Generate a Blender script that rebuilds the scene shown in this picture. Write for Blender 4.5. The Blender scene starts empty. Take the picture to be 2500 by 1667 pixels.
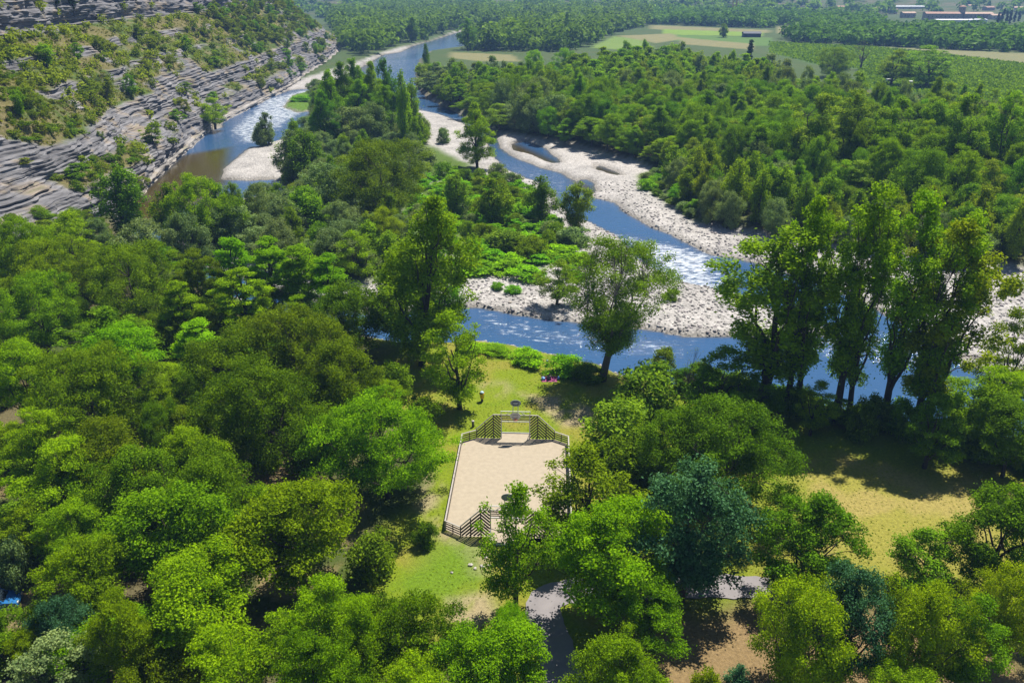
import bpy, bmesh, math
import numpy as np
from mathutils import Vector, Matrix

# ------------------------------------------------------------------ camera
H = 47.6                      # camera height above the sports court (metres)
FPX, CX, CY = 2000.0, 1250.0, 833.5
PITCH = math.atan((CY + 50.0) / FPX)
sp, cp = math.sin(PITCH), math.cos(PITCH)
sc = bpy.context.scene
COL = sc.collection
cam = bpy.data.cameras.new('camera')
cam.sensor_width = 36.0
cam.lens = 36.0 * FPX / 2500.0
cam.clip_start = 0.5
cam.clip_end = 9000
camo = bpy.data.objects.new('camera', cam)
camo.location = (0, 0, H)
camo.rotation_euler = (math.pi / 2 - PITCH, 0, 0)
COL.objects.link(camo)
sc.camera = camo

# ------------------------------------------------------------------ sky, sun, exposure
SUN_AZ, SUN_EL = math.radians(35), math.radians(62)
w = bpy.data.worlds.new('World')
sc.world = w
w.use_nodes = True
nt = w.node_tree
bg = nt.nodes['Background']
sky = nt.nodes.new('ShaderNodeTexSky')
sky.sky_type = 'NISHITA'
sky.sun_disc = False
sky.sun_elevation = SUN_EL
sky.sun_rotation = SUN_AZ
sky.altitude = 200
sky.air_density = 1.0
sky.dust_density = 0.3
sky.ozone_density = 2.0
nt.links.new(sky.outputs[0], bg.inputs[0])
bg.inputs[1].default_value = 0.058
sun = bpy.data.lights.new('sun', 'SUN')
sun.energy = 5.0
sun.angle = math.radians(0.5)
sun.color = (1.0, 0.95, 0.84)
suno = bpy.data.objects.new('sun', sun)
S = Vector((math.sin(SUN_AZ) * math.cos(SUN_EL), math.cos(SUN_AZ) * math.cos(SUN_EL), math.sin(SUN_EL)))
suno.rotation_euler = S.to_track_quat('Z', 'Y').to_euler()
suno.location = (60, 60, 200)
COL.objects.link(suno)
vs = sc.view_settings
vs.view_transform = 'Standard'
vs.look = 'None'
vs.gamma = 1.0
vs.use_curve_mapping = False
vs.exposure = 0.80
cy = sc.cycles
cy.use_denoising = True
cy.denoiser = 'OPENIMAGEDENOISE'
cy.max_bounces = 4
cy.diffuse_bounces = 1
cy.glossy_bounces = 2
cy.transmission_bounces = 3
cy.volume_bounces = 0
cy.transparent_max_bounces = 4
cy.sample_clamp_indirect = 4.0
cy.sample_clamp_direct = 0.0
cy.caustics_reflective = False
cy.caustics_refractive = False

# ------------------------------------------------------------------ pixel helpers (photo pixels, 2500 x 1667)
def ray(px, py):
    a, b = (px - CX) / FPX, (CY - py) / FPX
    return np.array([a, cp + b * sp, -sp + b * cp])
def P(px, py, z=0.0):                       # point where the pixel's ray meets height z
    d = ray(px, py)
    t = (H - z) / -d[2]
    return d[0] * t, d[1] * t
def height_at(y, py):                       # height on the vertical line at ground distance y seen at row py
    c = (py - CY) / FPX
    return H - y * (sp + c * cp) / (cp - c * sp)
def depth(y, z=0.0):
    return y * cp + (H - z) * sp
def poly(pts, z=0.0):
    return np.array([P(q[0], q[1], q[2] if len(q) > 2 else z) for q in pts])
def sdist(x, y, pg):                        # signed distance, negative inside
    x, y = np.asarray(x, float), np.asarray(y, float)
    d = np.full(x.shape, 1e18)
    ins = np.zeros(x.shape, bool)
    n = len(pg)
    for i in range(n):
        ax, ay = pg[i]
        bx, by = pg[(i + 1) % n]
        ex, ey = bx - ax, by - ay
        wx, wy = x - ax, y - ay
        t = np.clip((wx * ex + wy * ey) / (ex * ex + ey * ey + 1e-12), 0, 1)
        d = np.minimum(d, (wx - t * ex) ** 2 + (wy - t * ey) ** 2)
        c = ((ay <= y) & (by > y)) | ((by <= y) & (ay > y))
        if abs(ey) > 1e-12:
            ins ^= c & (x < ax + (y - ay) / ey * ex)
    d = np.sqrt(d)
    return np.where(ins, -d, d)
def inside(x, y, pg):
    return sdist(x, y, pg) < 0
def sstep(a, b, v):
    t = np.clip((v - a) / (b - a), 0, 1)
    return t * t * (3 - 2 * t)
_ng = np.random.default_rng(5).random((256, 256))
def vnoise(x, y):
    xi, yi = np.floor(x).astype(int), np.floor(y).astype(int)
    fx, fy = x - xi, y - yi
    fx, fy = fx * fx * (3 - 2 * fx), fy * fy * (3 - 2 * fy)
    g = lambda a, b: _ng[a % 256, b % 256]
    return (g(xi, yi) * (1 - fx) + g(xi + 1, yi) * fx) * (1 - fy) + (g(xi, yi + 1) * (1 - fx) + g(xi + 1, yi + 1) * fx) * fy
def fbm(x, y, o=4):
    s, a, t = 0, 1.0, 0
    for k in range(o):
        s = s + a * vnoise(x * 2 ** k + 17 * k, y * 2 ** k - 31 * k)
        t += a
        a *= 0.5
    return s / t

# ------------------------------------------------------------------ mesh / object helpers
def mesh_np(name, V, F, smooth=False):
    V = np.asarray(V, np.float32)
    me = bpy.data.meshes.new(name)
    me.vertices.add(len(V))
    me.vertices.foreach_set('co', V.ravel())
    if isinstance(F, np.ndarray):
        n, k = F.shape
        me.loops.add(n * k)
        me.loops.foreach_set('vertex_index', F.ravel().astype(np.int32))
        me.polygons.add(n)
        me.polygons.foreach_set('loop_start', np.arange(0, n * k, k, dtype=np.int32))
        me.polygons.foreach_set('loop_total', np.full(n, k, np.int32))
    else:
        ls = np.fromiter((len(f) for f in F), np.int32)
        me.loops.add(int(ls.sum()))
        me.loops.foreach_set('vertex_index', np.concatenate([np.asarray(f, np.int32) for f in F]))
        me.polygons.add(len(F))
        me.polygons.foreach_set('loop_start', np.concatenate([[0], np.cumsum(ls)[:-1]]).astype(np.int32))
        me.polygons.foreach_set('loop_total', ls)
    me.polygons.foreach_set('use_smooth', np.full(len(me.polygons), smooth))
    me.update(calc_edges=True)
    return me
def attr(me, name, kind, data):
    a = me.attributes.new(name, kind, 'POINT')
    a.data.foreach_set('color' if kind == 'FLOAT_COLOR' else 'value', np.asarray(data, np.float32).ravel())
def obj(name, me, mat=None, parent=None, loc=None):
    o = bpy.data.objects.new(name, me)
    COL.objects.link(o)
    if mat is not None and me is not None and len(me.materials) == 0:
        me.materials.append(mat)
    if parent is not None:
        o.parent = parent
    if loc is not None:
        o.location = loc
    return o
def tag(o, label=None, cat=None, group=None, kind=None):
    if label: o['label'] = label
    if cat: o['category'] = cat
    if group: o['group'] = group
    if kind: o['kind'] = kind
    return o
def empty(name, loc, rz=0.0, label=None, cat=None, group=None):
    o = bpy.data.objects.new(name, None)
    COL.objects.link(o)
    o.empty_display_size = 0.5
    o.location = loc
    o.rotation_euler = (0, 0, rz)
    return tag(o, label, cat, group)
class MB:                                   # collects boxes / tubes / prisms into one mesh
    def __init__(s):
        s.v, s.f, s.n = [], [], 0
    def add(s, V, F):
        V = np.asarray(V, float)
        s.v.append(V)
        s.f += [[i + s.n for i in f] for f in F]
        s.n += len(V)
        return s
    def box(s, a, b):
        (x0, y0, z0), (x1, y1, z1) = a, b
        return s.add([(x0, y0, z0), (x1, y0, z0), (x1, y1, z0), (x0, y1, z0), (x0, y0, z1), (x1, y0, z1), (x1, y1, z1), (x0, y1, z1)],
                     [(0, 3, 2, 1), (4, 5, 6, 7), (0, 1, 5, 4), (1, 2, 6, 5), (2, 3, 7, 6), (3, 0, 4, 7)])
    def bar(s, a, b, w, h, up=(0, 0, 1)):   # rectangular bar from a to b
        a, b = Vector(a), Vector(b)
        d = (b - a).normalized()
        x = d.cross(Vector(up))
        if x.length < 1e-4: x = d.cross(Vector((0, 1, 0)))
        x.normalize()
        u = x.cross(d)
        V = []
        for p in (a, b):
            for sx, su in ((-1, -1), (1, -1), (1, 1), (-1, 1)):
                V.append(p + x * (sx * w / 2) + u * (su * h / 2))
        return s.add([tuple(v) for v in V], [(0, 1, 2, 3), (7, 6, 5, 4), (0, 4, 5, 1), (1, 5, 6, 2), (2, 6, 7, 3), (3, 7, 4, 0)])
    def tube(s, pts, rad, n=6, cap=True):
        pts = [Vector(p) for p in pts]
        V, F = [], []
        for i, p in enumerate(pts):
            d = (pts[min(i + 1, len(pts) - 1)] - pts[max(i - 1, 0)]).normalized()
            x = d.cross(Vector((0.31, 0.87, 0.38)))
            x.normalize()
            y = d.cross(x)
            r = rad[i] if hasattr(rad, '__len__') else rad
            for k in range(n):
                a = 2 * math.pi * k / n
                V.append(tuple(p + x * (r * math.cos(a)) + y * (r * math.sin(a))))
        for i in range(len(pts) - 1):
            for k in range(n):
                F.append((i * n + k, i * n + (k + 1) % n, (i + 1) * n + (k + 1) % n, (i + 1) * n + k))
        if cap:
            F.append(tuple(range(n))[::-1])
            F.append(tuple(range((len(pts) - 1) * n, len(pts) * n)))
        return s.add(V, F)
    def prism(s, outline, t, M=None):       # outline (x, z) in a plane, thickness t along y
        n = len(outline)
        V = [(x, -t / 2, z) for x, z in outline] + [(x, t / 2, z) for x, z in outline]
        if M is not None: V = [tuple(M @ Vector(v)) for v in V]
        F = [tuple(range(n)), tuple(range(2 * n - 1, n - 1, -1))]
        F += [(i + n, (i + 1) % n + n, (i + 1) % n, i) for i in range(n)]
        return s.add(V, F)
    def mesh(s, name, smooth=False):
        return mesh_np(name, np.concatenate(s.v), s.f, smooth)
    def build(s, name, mat, parent=None, smooth=False):
        return obj(name, s.mesh(name, smooth), mat, parent)

# ------------------------------------------------------------------ materials
def newmat(name):
    m = bpy.data.materials.new(name)
    m.use_nodes = True
    t = m.node_tree
    for n in list(t.nodes): t.nodes.remove(n)
    out = t.nodes.new('ShaderNodeOutputMaterial')
    def N(kind, **kw):
        n = t.nodes.new('ShaderNode' + kind)
        for k, v in kw.items():
            if k.startswith('i_'):
                key = k[2:]
                n.inputs[int(key) if key.isdigit() else key.replace('_', ' ')].default_value = v
            else:
                setattr(n, k, v)
        return n
    L = lambda a, b: t.links.new(a, b)
    return m, N, L, out
def simple(name, col, rough=0.6, var=0.12, scale=8.0, metallic=0.0, bump=0.0, spec=0.4):
    m, N, L, out = newmat(name)
    tc = N('TexCoord')
    no = N('TexNoise', i_Scale=scale, i_Detail=5.0)
    L(tc.outputs['Object'], no.inputs['Vector'])
    mr = N('MapRange')
    mr.inputs[3].default_value = 1 - var * 2
    mr.inputs[4].default_value = 1 + var * 2
    L(no.outputs[0], mr.inputs[0])
    mx = N('Mix', data_type='RGBA', blend_type='MULTIPLY')
    mx.inputs[0].default_value = 1
    mx.inputs[6].default_value = (*col, 1)
    L(mr.outputs[0], mx.inputs[7])
    b = N('BsdfPrincipled', i_Roughness=rough, i_Metallic=metallic)
    b.inputs['Specular IOR Level'].default_value = spec
    L(mx.outputs[2], b.inputs['Base Color'])
    if bump:
        bp = N('Bump', i_Strength=bump, i_Distance=0.05)
        L(no.outputs[0], bp.inputs['Height'])
        L(bp.outputs[0], b.inputs['Normal'])
    L(b.outputs[0], out.inputs[0])
    return m
def leaf_material():                         # one leaf material; each object's own colour says which species it is
    m, N, L, out = newmat('leaf')
    at = N('Attribute', attribute_name='tint')
    oi = N('ObjectInfo')
    lo = N('Mix', data_type='RGBA', blend_type='MULTIPLY'); lo.inputs[0].default_value = 1
    lo.inputs[7].default_value = (0.12, 0.22, 0.22, 1)  # dark end of the leaf range: crown shade contrast put into the colour
    L(oi.outputs['Color'], lo.inputs[6])
    mx = N('Mix', data_type='RGBA')
    L(at.outputs['Fac'], mx.inputs[0]); L(lo.outputs[2], mx.inputs[6]); L(oi.outputs['Color'], mx.inputs[7])
    hs = N('HueSaturation')
    m1 = N('MapRange'); m1.inputs[3].default_value = 0.486; m1.inputs[4].default_value = 0.514
    m2 = N('MapRange'); m2.inputs[3].default_value = 0.82; m2.inputs[4].default_value = 1.14
    fr = N('Math', operation='FRACT')
    mu = N('Math', operation='MULTIPLY'); mu.inputs[1].default_value = 7.31
    L(oi.outputs['Random'], m1.inputs[0])
    L(oi.outputs['Random'], mu.inputs[0]); L(mu.outputs[0], fr.inputs[0]); L(fr.outputs[0], m2.inputs[0])
    L(m1.outputs[0], hs.inputs['Hue']); L(m2.outputs[0], hs.inputs['Value'])
    L(mx.outputs[2], hs.inputs['Color'])
    b = N('BsdfPrincipled', i_Roughness=0.5)
    b.inputs['Specular IOR Level'].default_value = 0.03
    L(hs.outputs[0], b.inputs['Base Color'])
    tr = N('BsdfTranslucent')
    tm = N('Mix', data_type='RGBA', blend_type='MULTIPLY')
    tm.inputs[0].default_value = 1
    tm.inputs[7].default_value = (1.45, 1.38, 0.40, 1)
    L(hs.outputs[0], tm.inputs[6]); L(tm.outputs[2], tr.inputs[0])
    ms = N('MixShader')
    L(oi.outputs['Alpha'], ms.inputs[0])
    L(b.outputs[0], ms.inputs[1]); L(tr.outputs[0], ms.inputs[2])
    L(ms.outputs[0], out.inputs[0])
    return m
LEAF = leaf_material()
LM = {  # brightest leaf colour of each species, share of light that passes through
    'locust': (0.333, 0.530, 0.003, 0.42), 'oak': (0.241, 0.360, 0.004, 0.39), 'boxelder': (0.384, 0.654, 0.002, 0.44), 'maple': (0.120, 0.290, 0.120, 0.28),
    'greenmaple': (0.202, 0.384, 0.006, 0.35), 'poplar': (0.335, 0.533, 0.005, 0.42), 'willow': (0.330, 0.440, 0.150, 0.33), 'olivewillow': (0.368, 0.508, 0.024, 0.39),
    'bush': (0.269, 0.420, 0.015, 0.35), 'knot': (0.351, 0.695, 0.004, 0.37), 'scrub': (0.327, 0.412, 0.015, 0.35), 'yellow': (0.426, 0.583, 0.004, 0.37),
    'dark': (0.065, 0.122, 0.010, 0.09), 'forest': (0.286, 0.501, 0.006, 0.40), 'farwood': (0.203, 0.384, 0.013, 0.30), 'lawn': (0.330, 0.400, 0.020, 0.30), 'grass': (0.311, 0.315, 0.015, 0.26),
}
BARK = simple('bark', (0.055, 0.043, 0.036), 0.9, 0.25, 6.0, bump=0.5)
PALEBARK = simple('bark_pale', (0.12, 0.105, 0.09), 0.9, 0.25, 5.0, bump=0.5)

# ------------------------------------------------------------------ river, banks and fields traced from the photograph
WL = -1.7                                                   # water level
RIVERBED = poly([(1165, 78), (1120, 75), (1051, 98), (983, 116), (932, 130), (880, 150), (850, 160), (720, 200), (600, 245), (525, 308), (460, 328), (415, 355), (370, 410),
    (310, 455), (270, 495), (285, 560), (355, 620), (450, 690), (600, 745), (750, 790), (880, 828), (970, 845), (1080, 845), (1174, 843), (1254, 853), (1337, 872), (1456, 899),
    (1507, 926), (1633, 945), (1760, 975), (1920, 1012), (2037, 1036), (2230, 1068), (2400, 1115), (2600, 1180), (3000, 1330), (3400, 660), (3000, 650), (2500, 652), (2390, 650),
    (2100, 610), (1900, 580), (1795, 556), (1733, 542), (1650, 510), (1630, 480), (1608, 419), (1543, 390), (1456, 370), (1398, 348), (1326, 341), (1210, 322), (1145, 284),
    (1109, 266), (1051, 237), (1022, 213), (1022, 181), (1030, 145), (1051, 126), (1127, 116), (1190, 96), (1230, 84)], -1.0)
W_MAIN = poly([(1165, 80), (1120, 78), (1051, 100), (1000, 114), (975, 128), (932, 134), (905, 150), (890, 170), (905, 215), (1000, 255), (1025, 272), (1070, 280), (1140, 308), (1185, 345), (1200, 378),
    (1218, 405), (1262, 428), (1310, 448), (1352, 470), (1362, 500), (1388, 525), (1440, 545), (1503, 580), (1560, 640), (1650, 690), (1800, 722), (1950, 782), (2100, 835), (2400, 890),
    (2300, 845), (2150, 760), (2000, 690), (1850, 642), (1730, 619), (1668, 586), (1597, 557), (1525, 517), (1507, 495), (1456, 484), (1416, 450), (1376, 424), (1326, 410), (1268, 388),
    (1225, 362), (1212, 332), (1145, 288), (1109, 270), (1051, 241), (1024, 216), (1022, 181), (1030, 147), (1051, 128), (1127, 118), (1190, 98), (1225, 86)], WL)
W_LEFT = poly([(890, 152), (860, 185), (790, 215), (705, 220), (625, 247), (545, 285), (535, 312), (490, 325), (460, 330), (415, 356), (370, 412), (312, 458), (272, 498), (300, 560), (358, 616), (450, 687),
    (600, 742), (750, 787), (880, 825), (970, 843), (1080, 843), (1174, 840), (1254, 850), (1337, 869), (1456, 895), (1507, 922), (1633, 941), (1760, 971), (1920, 1008), (2037, 1032),
    (2230, 1063), (2400, 1110), (2600, 1175), (3000, 1320), (3000, 1120), (2600, 985), (2500, 950), (2355, 884), (2220, 845), (2150, 815), (1900, 822), (1670, 818), (1579, 806), (1440, 792), (1326, 778),
    (1240, 762), (1163, 747), (1000, 757), (900, 766), (760, 738), (620, 690), (480, 640), (432, 590), (440, 540), (520, 500), (643, 481), (690, 447), (669, 437), (614, 440), (545, 437),
    (551, 414), (604, 367), (680, 345), (755, 312), (760, 278), (778, 250), (800, 235), (870, 205), (905, 190)], WL)
W_POOL1 = poly([(1240, 350), (1290, 345), (1335, 362), (1365, 388), (1373, 401), (1350, 402), (1300, 382), (1252, 368)], WL)
W_POOL2 = poly([(1450, 402), (1475, 405), (1510, 420), (1535, 432), (1500, 430), (1452, 415)], WL)
W_POOL3 = poly([(1405, 440), (1432, 437), (1455, 448), (1460, 470), (1440, 480), (1415, 455)], WL)
ISLAND = poly([(772, 218), (830, 190), (905, 200), (1000, 262), (1018, 300), (1045, 345), (1110, 375), (1180, 415), (1245, 445), (1300, 470), (1330, 500), (1342, 545), (1420, 580), (1430, 610), (1380, 640), (1330, 665),
    (1200, 676), (1120, 700), (1000, 705), (900, 690), (790, 690), (640, 650), (480, 610), (450, 560), (520, 515), (640, 490), (690, 455), (700, 400), (690, 345), (760, 310)], -0.9)
ISLET = poly([(694, 262), (720, 232), (770, 222), (800, 240), (770, 268), (730, 275)], WL)
SLAB = poly([(1326, 347), (1398, 350), (1456, 372), (1543, 390), (1608, 424), (1560, 435), (1450, 402), (1390, 405), (1345, 375)], -1.0)
BANKVEG = poly([(1545, 425), (1620, 405), (1680, 470), (1760, 545), (1700, 545), (1640, 500), (1600, 478), (1560, 455)], -1.0)
FIELDS = [  # polygon, albedo
    (poly([(2130, 114), (2500, 131), (2900, 150), (2900, 176), (2500, 155), (2250, 126)]), (0.20, 0.20, 0.09)),
    (poly([(1880, 104), (2130, 116), (2250, 127), (2500, 157), (2900, 178), (2900, 216), (2500, 193), (2300, 189), (2000, 160), (1880, 130)]), (0.075, 0.15, 0.030)),
    (poly([(2100, 170), (2300, 190), (2500, 194), (2900, 217), (2900, 310), (2500, 262), (2300, 240), (2100, 215)]), (0.060, 0.14, 0.030)),
    (poly([(1590, 62), (1880, 74), (1880, 81), (1590, 72)]), (0.21, 0.20, 0.085)),
    (poly([(1620, 72), (1860, 80), (1860, 89), (1620, 85)]), (0.17, 0.27, 0.03)),
    (poly([(1620, 84), (1880, 92), (1900, 112), (1800, 113), (1620, 97)]), (0.09, 0.17, 0.03)),
    (poly([(1660, 92), (1840, 108), (1840, 122), (1660, 108)]), (0.21, 0.20, 0.085)),
    (poly([(1900, 66), (1965, 66), (1950, 82), (1895, 82)]), (0.21, 0.20, 0.085)),
    (poly([(1440, 117), (1500, 89), (1565, 98), (1600, 120), (1560, 125)]), (0.15, 0.23, 0.04)),
    (poly([(1505, 88), (1580, 85), (1640, 82), (1665, 96), (1600, 106), (1560, 98)]), (0.21, 0.20, 0.085)),
    (poly([(1100, 128), (1250, 134), (1270, 150), (1170, 150), (1100, 142)]), (0.21, 0.20, 0.085)),
]
COURT_C, COURT_R = (0.0, 71.5), math.radians(-2.5)
def court(x, y):                                            # court frame -> world
    c, s = math.cos(COURT_R), math.sin(COURT_R)
    return COURT_C[0] + c * x - s * y, COURT_C[1] + s * x + c * y

# cliff: foot line (x as a function of y) and profile (height over distance behind the foot)
FOOT_Y = np.array([40, 120, 160, 191, 230, 268, 300, 330, 414, 480, 545, 620, 700, 800, 1000, 1400.])
FOOT_X = 1.5 + np.array([-96, -93, -91, -92, -99, -104.5, -109.5, -110.5, -111, -115, -119, -126, -140, -165, -230, -330.])
PROF_S = np.array([-3, 0, 2.8, 10, 11.8, 14.2, 21.5, 22.4, 30.5, 31.5, 41.5, 45, 52, 90, 200.])
PROF_Z = np.array([-3.2, -1.9, 5.2, 8.0, 11.0, 13.4, 20, 21.8, 26.8, 28.6, 34, 50, 53, 62, 70.])
def foot_x(y):
    return np.interp(y, FOOT_Y, FOOT_X)
def cliff_scale(y):
    return np.interp(y, [40, 600, 760, 1000, 1400], [1, 1, 0.75, 0.5, 0.35])
def land_z(x, y):                                           # smooth ground height (scalar or array)
    x, y = np.asarray(x, float), np.asarray(y, float)
    s = foot_x(y) - x
    zc = np.interp(s, PROF_S, PROF_Z) * cliff_scale(y)
    sd = sdist(x, y, RIVERBED)
    z = -1.0 * sstep(1.5, -1.0, sd) * 1.0
    z = z + sstep(0, 1.0, (y - 1250) / 1600.) * 90
    return np.where((s > 0) & (y > 40), np.maximum(zc, z), z)

# ------------------------------------------------------------------ ground sheet
def rows():
    r = [-900, -500, -250, -120, -50, 0, 20]
    y = 32.0
    while y < 4200:
        r.append(y)
        y += max(0.62, y * 0.0092)
    return np.array(r)
RY = rows()
kc = np.concatenate([np.linspace(-3.2, -0.80, 26)[:-1], np.linspace(-0.80, 0.80, 300), np.linspace(0.80, 3.2, 26)[1:]])
GY, GK = np.meshgrid(RY, kc, indexing='ij')
GX = GK * (np.maximum(GY, 0) * 0.96 + 14 + np.maximum(-GY, 0) * 0.8)
GRID = {}
def grid_at(x, y, key='z'):                                 # value of the ground grid at a point
    i = np.clip(np.searchsorted(RY, y) - 1, 0, len(RY) - 2)
    ty = np.clip((y - RY[i]) / (RY[i + 1] - RY[i]), 0, 1)
    k_ = x / (np.maximum(y, 0) * 0.96 + 14)
    j = np.clip(np.searchsorted(kc, k_) - 1, 0, len(kc) - 2)
    tx = np.clip((k_ - kc[j]) / (kc[j + 1] - kc[j]), 0, 1)
    A = GRID[key]
    return (A[i, j] * (1 - tx) + A[i, j + 1] * tx) * (1 - ty) + (A[i + 1, j] * (1 - tx) + A[i + 1, j + 1] * tx) * ty
def build_ground():
    x, y = GX, GY
    near = (y > 25) & (y < 1200)
    def sd(pg):
        o = np.full(x.shape, 900.0)
        o[near] = sdist(x[near], y[near], pg)
        return o
    wob = (fbm(x / 9, y / 9) - .5) * 3.2 + (fbm(x / 2.2, y / 2.2, 2) - .5) * 1.6
    far = np.clip(y / 220, 0.6, 3)
    bed = sd(RIVERBED) + wob * 0.5
    wat = np.minimum.reduce([sd(W_MAIN), sd(W_LEFT), sd(W_POOL1), sd(W_POOL2), sd(W_POOL3)])
    isl = sd(ISLAND) + wob * 1.2
    islet = sd(ISLET) + wob * 0.3
    wat = np.maximum(wat, -islet) + wob * 0.45
    inbed = sstep(0.8, -0.8, bed)
    z = 0.05 * (fbm(x / 30, y / 30) - .5) + 0.06 * (fbm(x / 3, y / 3, 2) - .5)
    z = z - 1.05 * sstep(1.2, -1.2, bed)
    z = z + 0.45 * sstep(2, -6, isl) * inbed + 0.25 * (fbm(x / 7, y / 7, 3) - .5) * inbed
    z = z - (1.35 * sstep(1.3 * far, -2.2 * far, wat) + 0.7 * sstep(-1, -9, wat)) * (wat < 3)
    z = np.where(wat > 1.5 * far, np.maximum(z, WL + 0.12), z)
    z = z + sstep(0, 1.0, (y - 1250) / 1600.) * 90 * (y > 0)
    s = foot_x(y) - x
    z = np.where((s > 1) & (y > 45) & (y < 1350), np.minimum(z, -3.5), z)      # the cliff mesh takes over there
    cxy = np.stack([(x - COURT_C[0]) * math.cos(COURT_R) + (y - COURT_C[1]) * math.sin(COURT_R),
                    -(x - COURT_C[0]) * math.sin(COURT_R) + (y - COURT_C[1]) * math.cos(COURT_R)])
    ctr = np.maximum(np.abs(cxy[0]) - 6.6, np.abs(cxy[1]) - 10.6)
    z = np.where(ctr < 2, z * sstep(0, 2, ctr), z)
    z = np.where((y < 110) & (y > 20) & (np.abs(x) < 80) & (bed > 2), z * 0.6, z)
    # albedo
    n1, n2, n3 = fbm(x / 14, y / 14), fbm(x / 4 + 9, y / 4), fbm(x / 1.3, y / 1.3 + 5, 3)
    C = np.zeros(x.shape + (3,))
    def lay(m, c):
        m = np.clip(m, 0, 1)[..., None]
        C[:] = C * (1 - m) + np.array(c) * m
    lay(np.ones(x.shape), (0.070, 0.100, 0.020))                               # woodland floor
    lay(sstep(.45, .7, n1), (0.140, 0.120, 0.060))
    lay(((y > 430) & (y < 1300)) * 0.8, (0.060, 0.100, 0.025))
    mead = poly([(930, 820), (1090, 800), (1240, 842), (1340, 865), (1460, 900), (1640, 945), (1900, 1008), (2250, 1070), (2560, 1170), (2560, 1420), (2400, 1440), (2200, 1430), (1930, 1370), (1700, 1560),
                 (1450, 1660), (1100, 1600), (900, 1440), (900, 1330), (1050, 1240), (1060, 1100), (960, 980)])
    sm = sd(mead) + wob
    lay(sstep(2.5, -1, sm), (0.185, 0.245, 0.010))
    lay(sstep(2.5, -1, sm) * sstep(.48, .68, n2) * 0.75, (0.270, 0.240, 0.040))
    lay(sstep(2.5, -1, sm) * sstep(.55, .75, n3) * 0.5, (0.135, 0.225, 0.006))
    dry = sd(poly([(1950, 1150), (2100, 1120), (2440, 1160), (2560, 1240), (2560, 1420), (2380, 1430), (2180, 1420), (2060, 1370), (1980, 1280)])) + wob * 1.5
    lay(sstep(3, -3, dry) * 0.85, (0.310, 0.275, 0.055))
    lay(sstep(3, -3, dry) * sstep(.45, .62, n2) * 0.45, (0.400, 0.300, 0.120))
    for pts, m in (([(1170, 938), (1230, 930), (1250, 945), (1230, 968), (1180, 955)], .38), ([(1270, 960), (1380, 970), (1450, 1000), (1440, 1040), (1380, 1040), (1310, 990)], .8),
                   ([(1080, 1270), (1110, 1300), (1160, 1322), (1190, 1345), (1180, 1400), (1160, 1400), (1150, 1360), (1070, 1300)], .9), ([(1040, 1120), (1075, 1200), (1050, 1260), (1020, 1240)], .7),
                   ([(1090, 1460), (1190, 1450), (1210, 1500), (1150, 1560), (1100, 1540)], .8)):
        q = sd(poly(pts)) + wob * 0.4
        lay(sstep(1.0, -0.6, q) * sstep(.3, .55, n3) * m, (0.400, 0.310, 0.200))
    q = sd(poly([(980, 1420), (1060, 1330), (1150, 1340), (1160, 1410), (1110, 1460), (1000, 1460)])) + wob
    lay(sstep(1.5, -1, q) * .7, (0.120, 0.230, 0.012))
    under = sd(poly([(1560, 1500), (1900, 1480), (2400, 1540), (2560, 1760), (1560, 1800)])) + wob
    lay(sstep(3, -2, under) * .85, (0.300, 0.200, 0.100))
    lay(sstep(2, -2, sd(poly([(-300, 900), (850, 1000), (900, 1440), (1100, 1700), (-300, 1800)])) + wob) * sstep(.5, .62, n2) * .8, (0.300, 0.225, 0.110))
    for pg, c in FIELDS:
        q = sd(pg) + wob * 0.4
        lay(sstep(2.0, -2.0, q), c)
        lay(sstep(2.0, -2.0, q) * sstep(.45, .65, n2) * .35, (c[0] * 1.35, c[1] * 1.2, c[2] * 1.3))
    # gravel
    grav = sstep(0.5, -0.9, bed)
    veg = sstep(0.5, -4, isl)
    gb = 0.41 + 0.22 * (n2 - .5) + 0.14 * (n3 - .5)
    gcol = np.stack([gb * 1.0, gb * 0.94, gb * 0.90], -1)
    C[:] = C * (1 - grav[..., None]) + gcol * grav[..., None]
    lay(grav * sstep(0.6, -1.5, sd(SLAB)), (0.46, 0.43, 0.41))
    lay(grav * veg * sstep(.25, .5, n1), (0.085, 0.140, 0.018))
    lay(grav * sstep(.5, -.8, islet), (0.100, 0.190, 0.014))
    bv = sd(BANKVEG) + wob
    lay(grav * sstep(1, -2, bv), (0.110, 0.170, 0.025))
    lay(grav * sstep(1.3, -.6, wat) * .55, (0.130, 0.110, 0.075))              # wet stones and river bed
    lay(grav * sstep(-.5, -3, wat) * .8, (0.085, 0.070, 0.035))
    peb = grav * (1 - veg * .8)
    nr, ncol = x.shape
    V = np.stack([x, y, z], -1).reshape(-1, 3)
    idx = np.arange(nr * ncol).reshape(nr, ncol)
    F = np.stack([idx[:-1, :-1], idx[:-1, 1:], idx[1:, 1:], idx[1:, :-1]], -1)
    fc = lambda a: (a[:-1, :-1] + a[:-1, 1:] + a[1:, 1:] + a[1:, :-1]) / 4
    isg = fc(bed) < 0
    fld = np.zeros(isg.shape, bool)
    for pg, c in FIELDS:
        fld |= fc(sd(pg) + wob * .4) < 0
    fld &= ~isg
    C *= 0.82
    Cf = np.concatenate([C, np.ones(x.shape + (1,))], -1).reshape(-1, 4)
    def sub(name, mask):
        f = F[mask]
        u, inv = np.unique(f.ravel(), return_inverse=True)
        me = mesh_np(name, V[u], inv.reshape(-1, 4), True)
        attr(me, 'albedo', 'FLOAT_COLOR', Cf[u])
        attr(me, 'pebble', 'FLOAT', peb.ravel()[u])
        return tag(obj(name, me, GROUND), kind='structure')
    g = sub('ground', ~isg & ~fld)
    gv = sub('gravel_bank', isg)
    sub('farm_field', fld)
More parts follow.
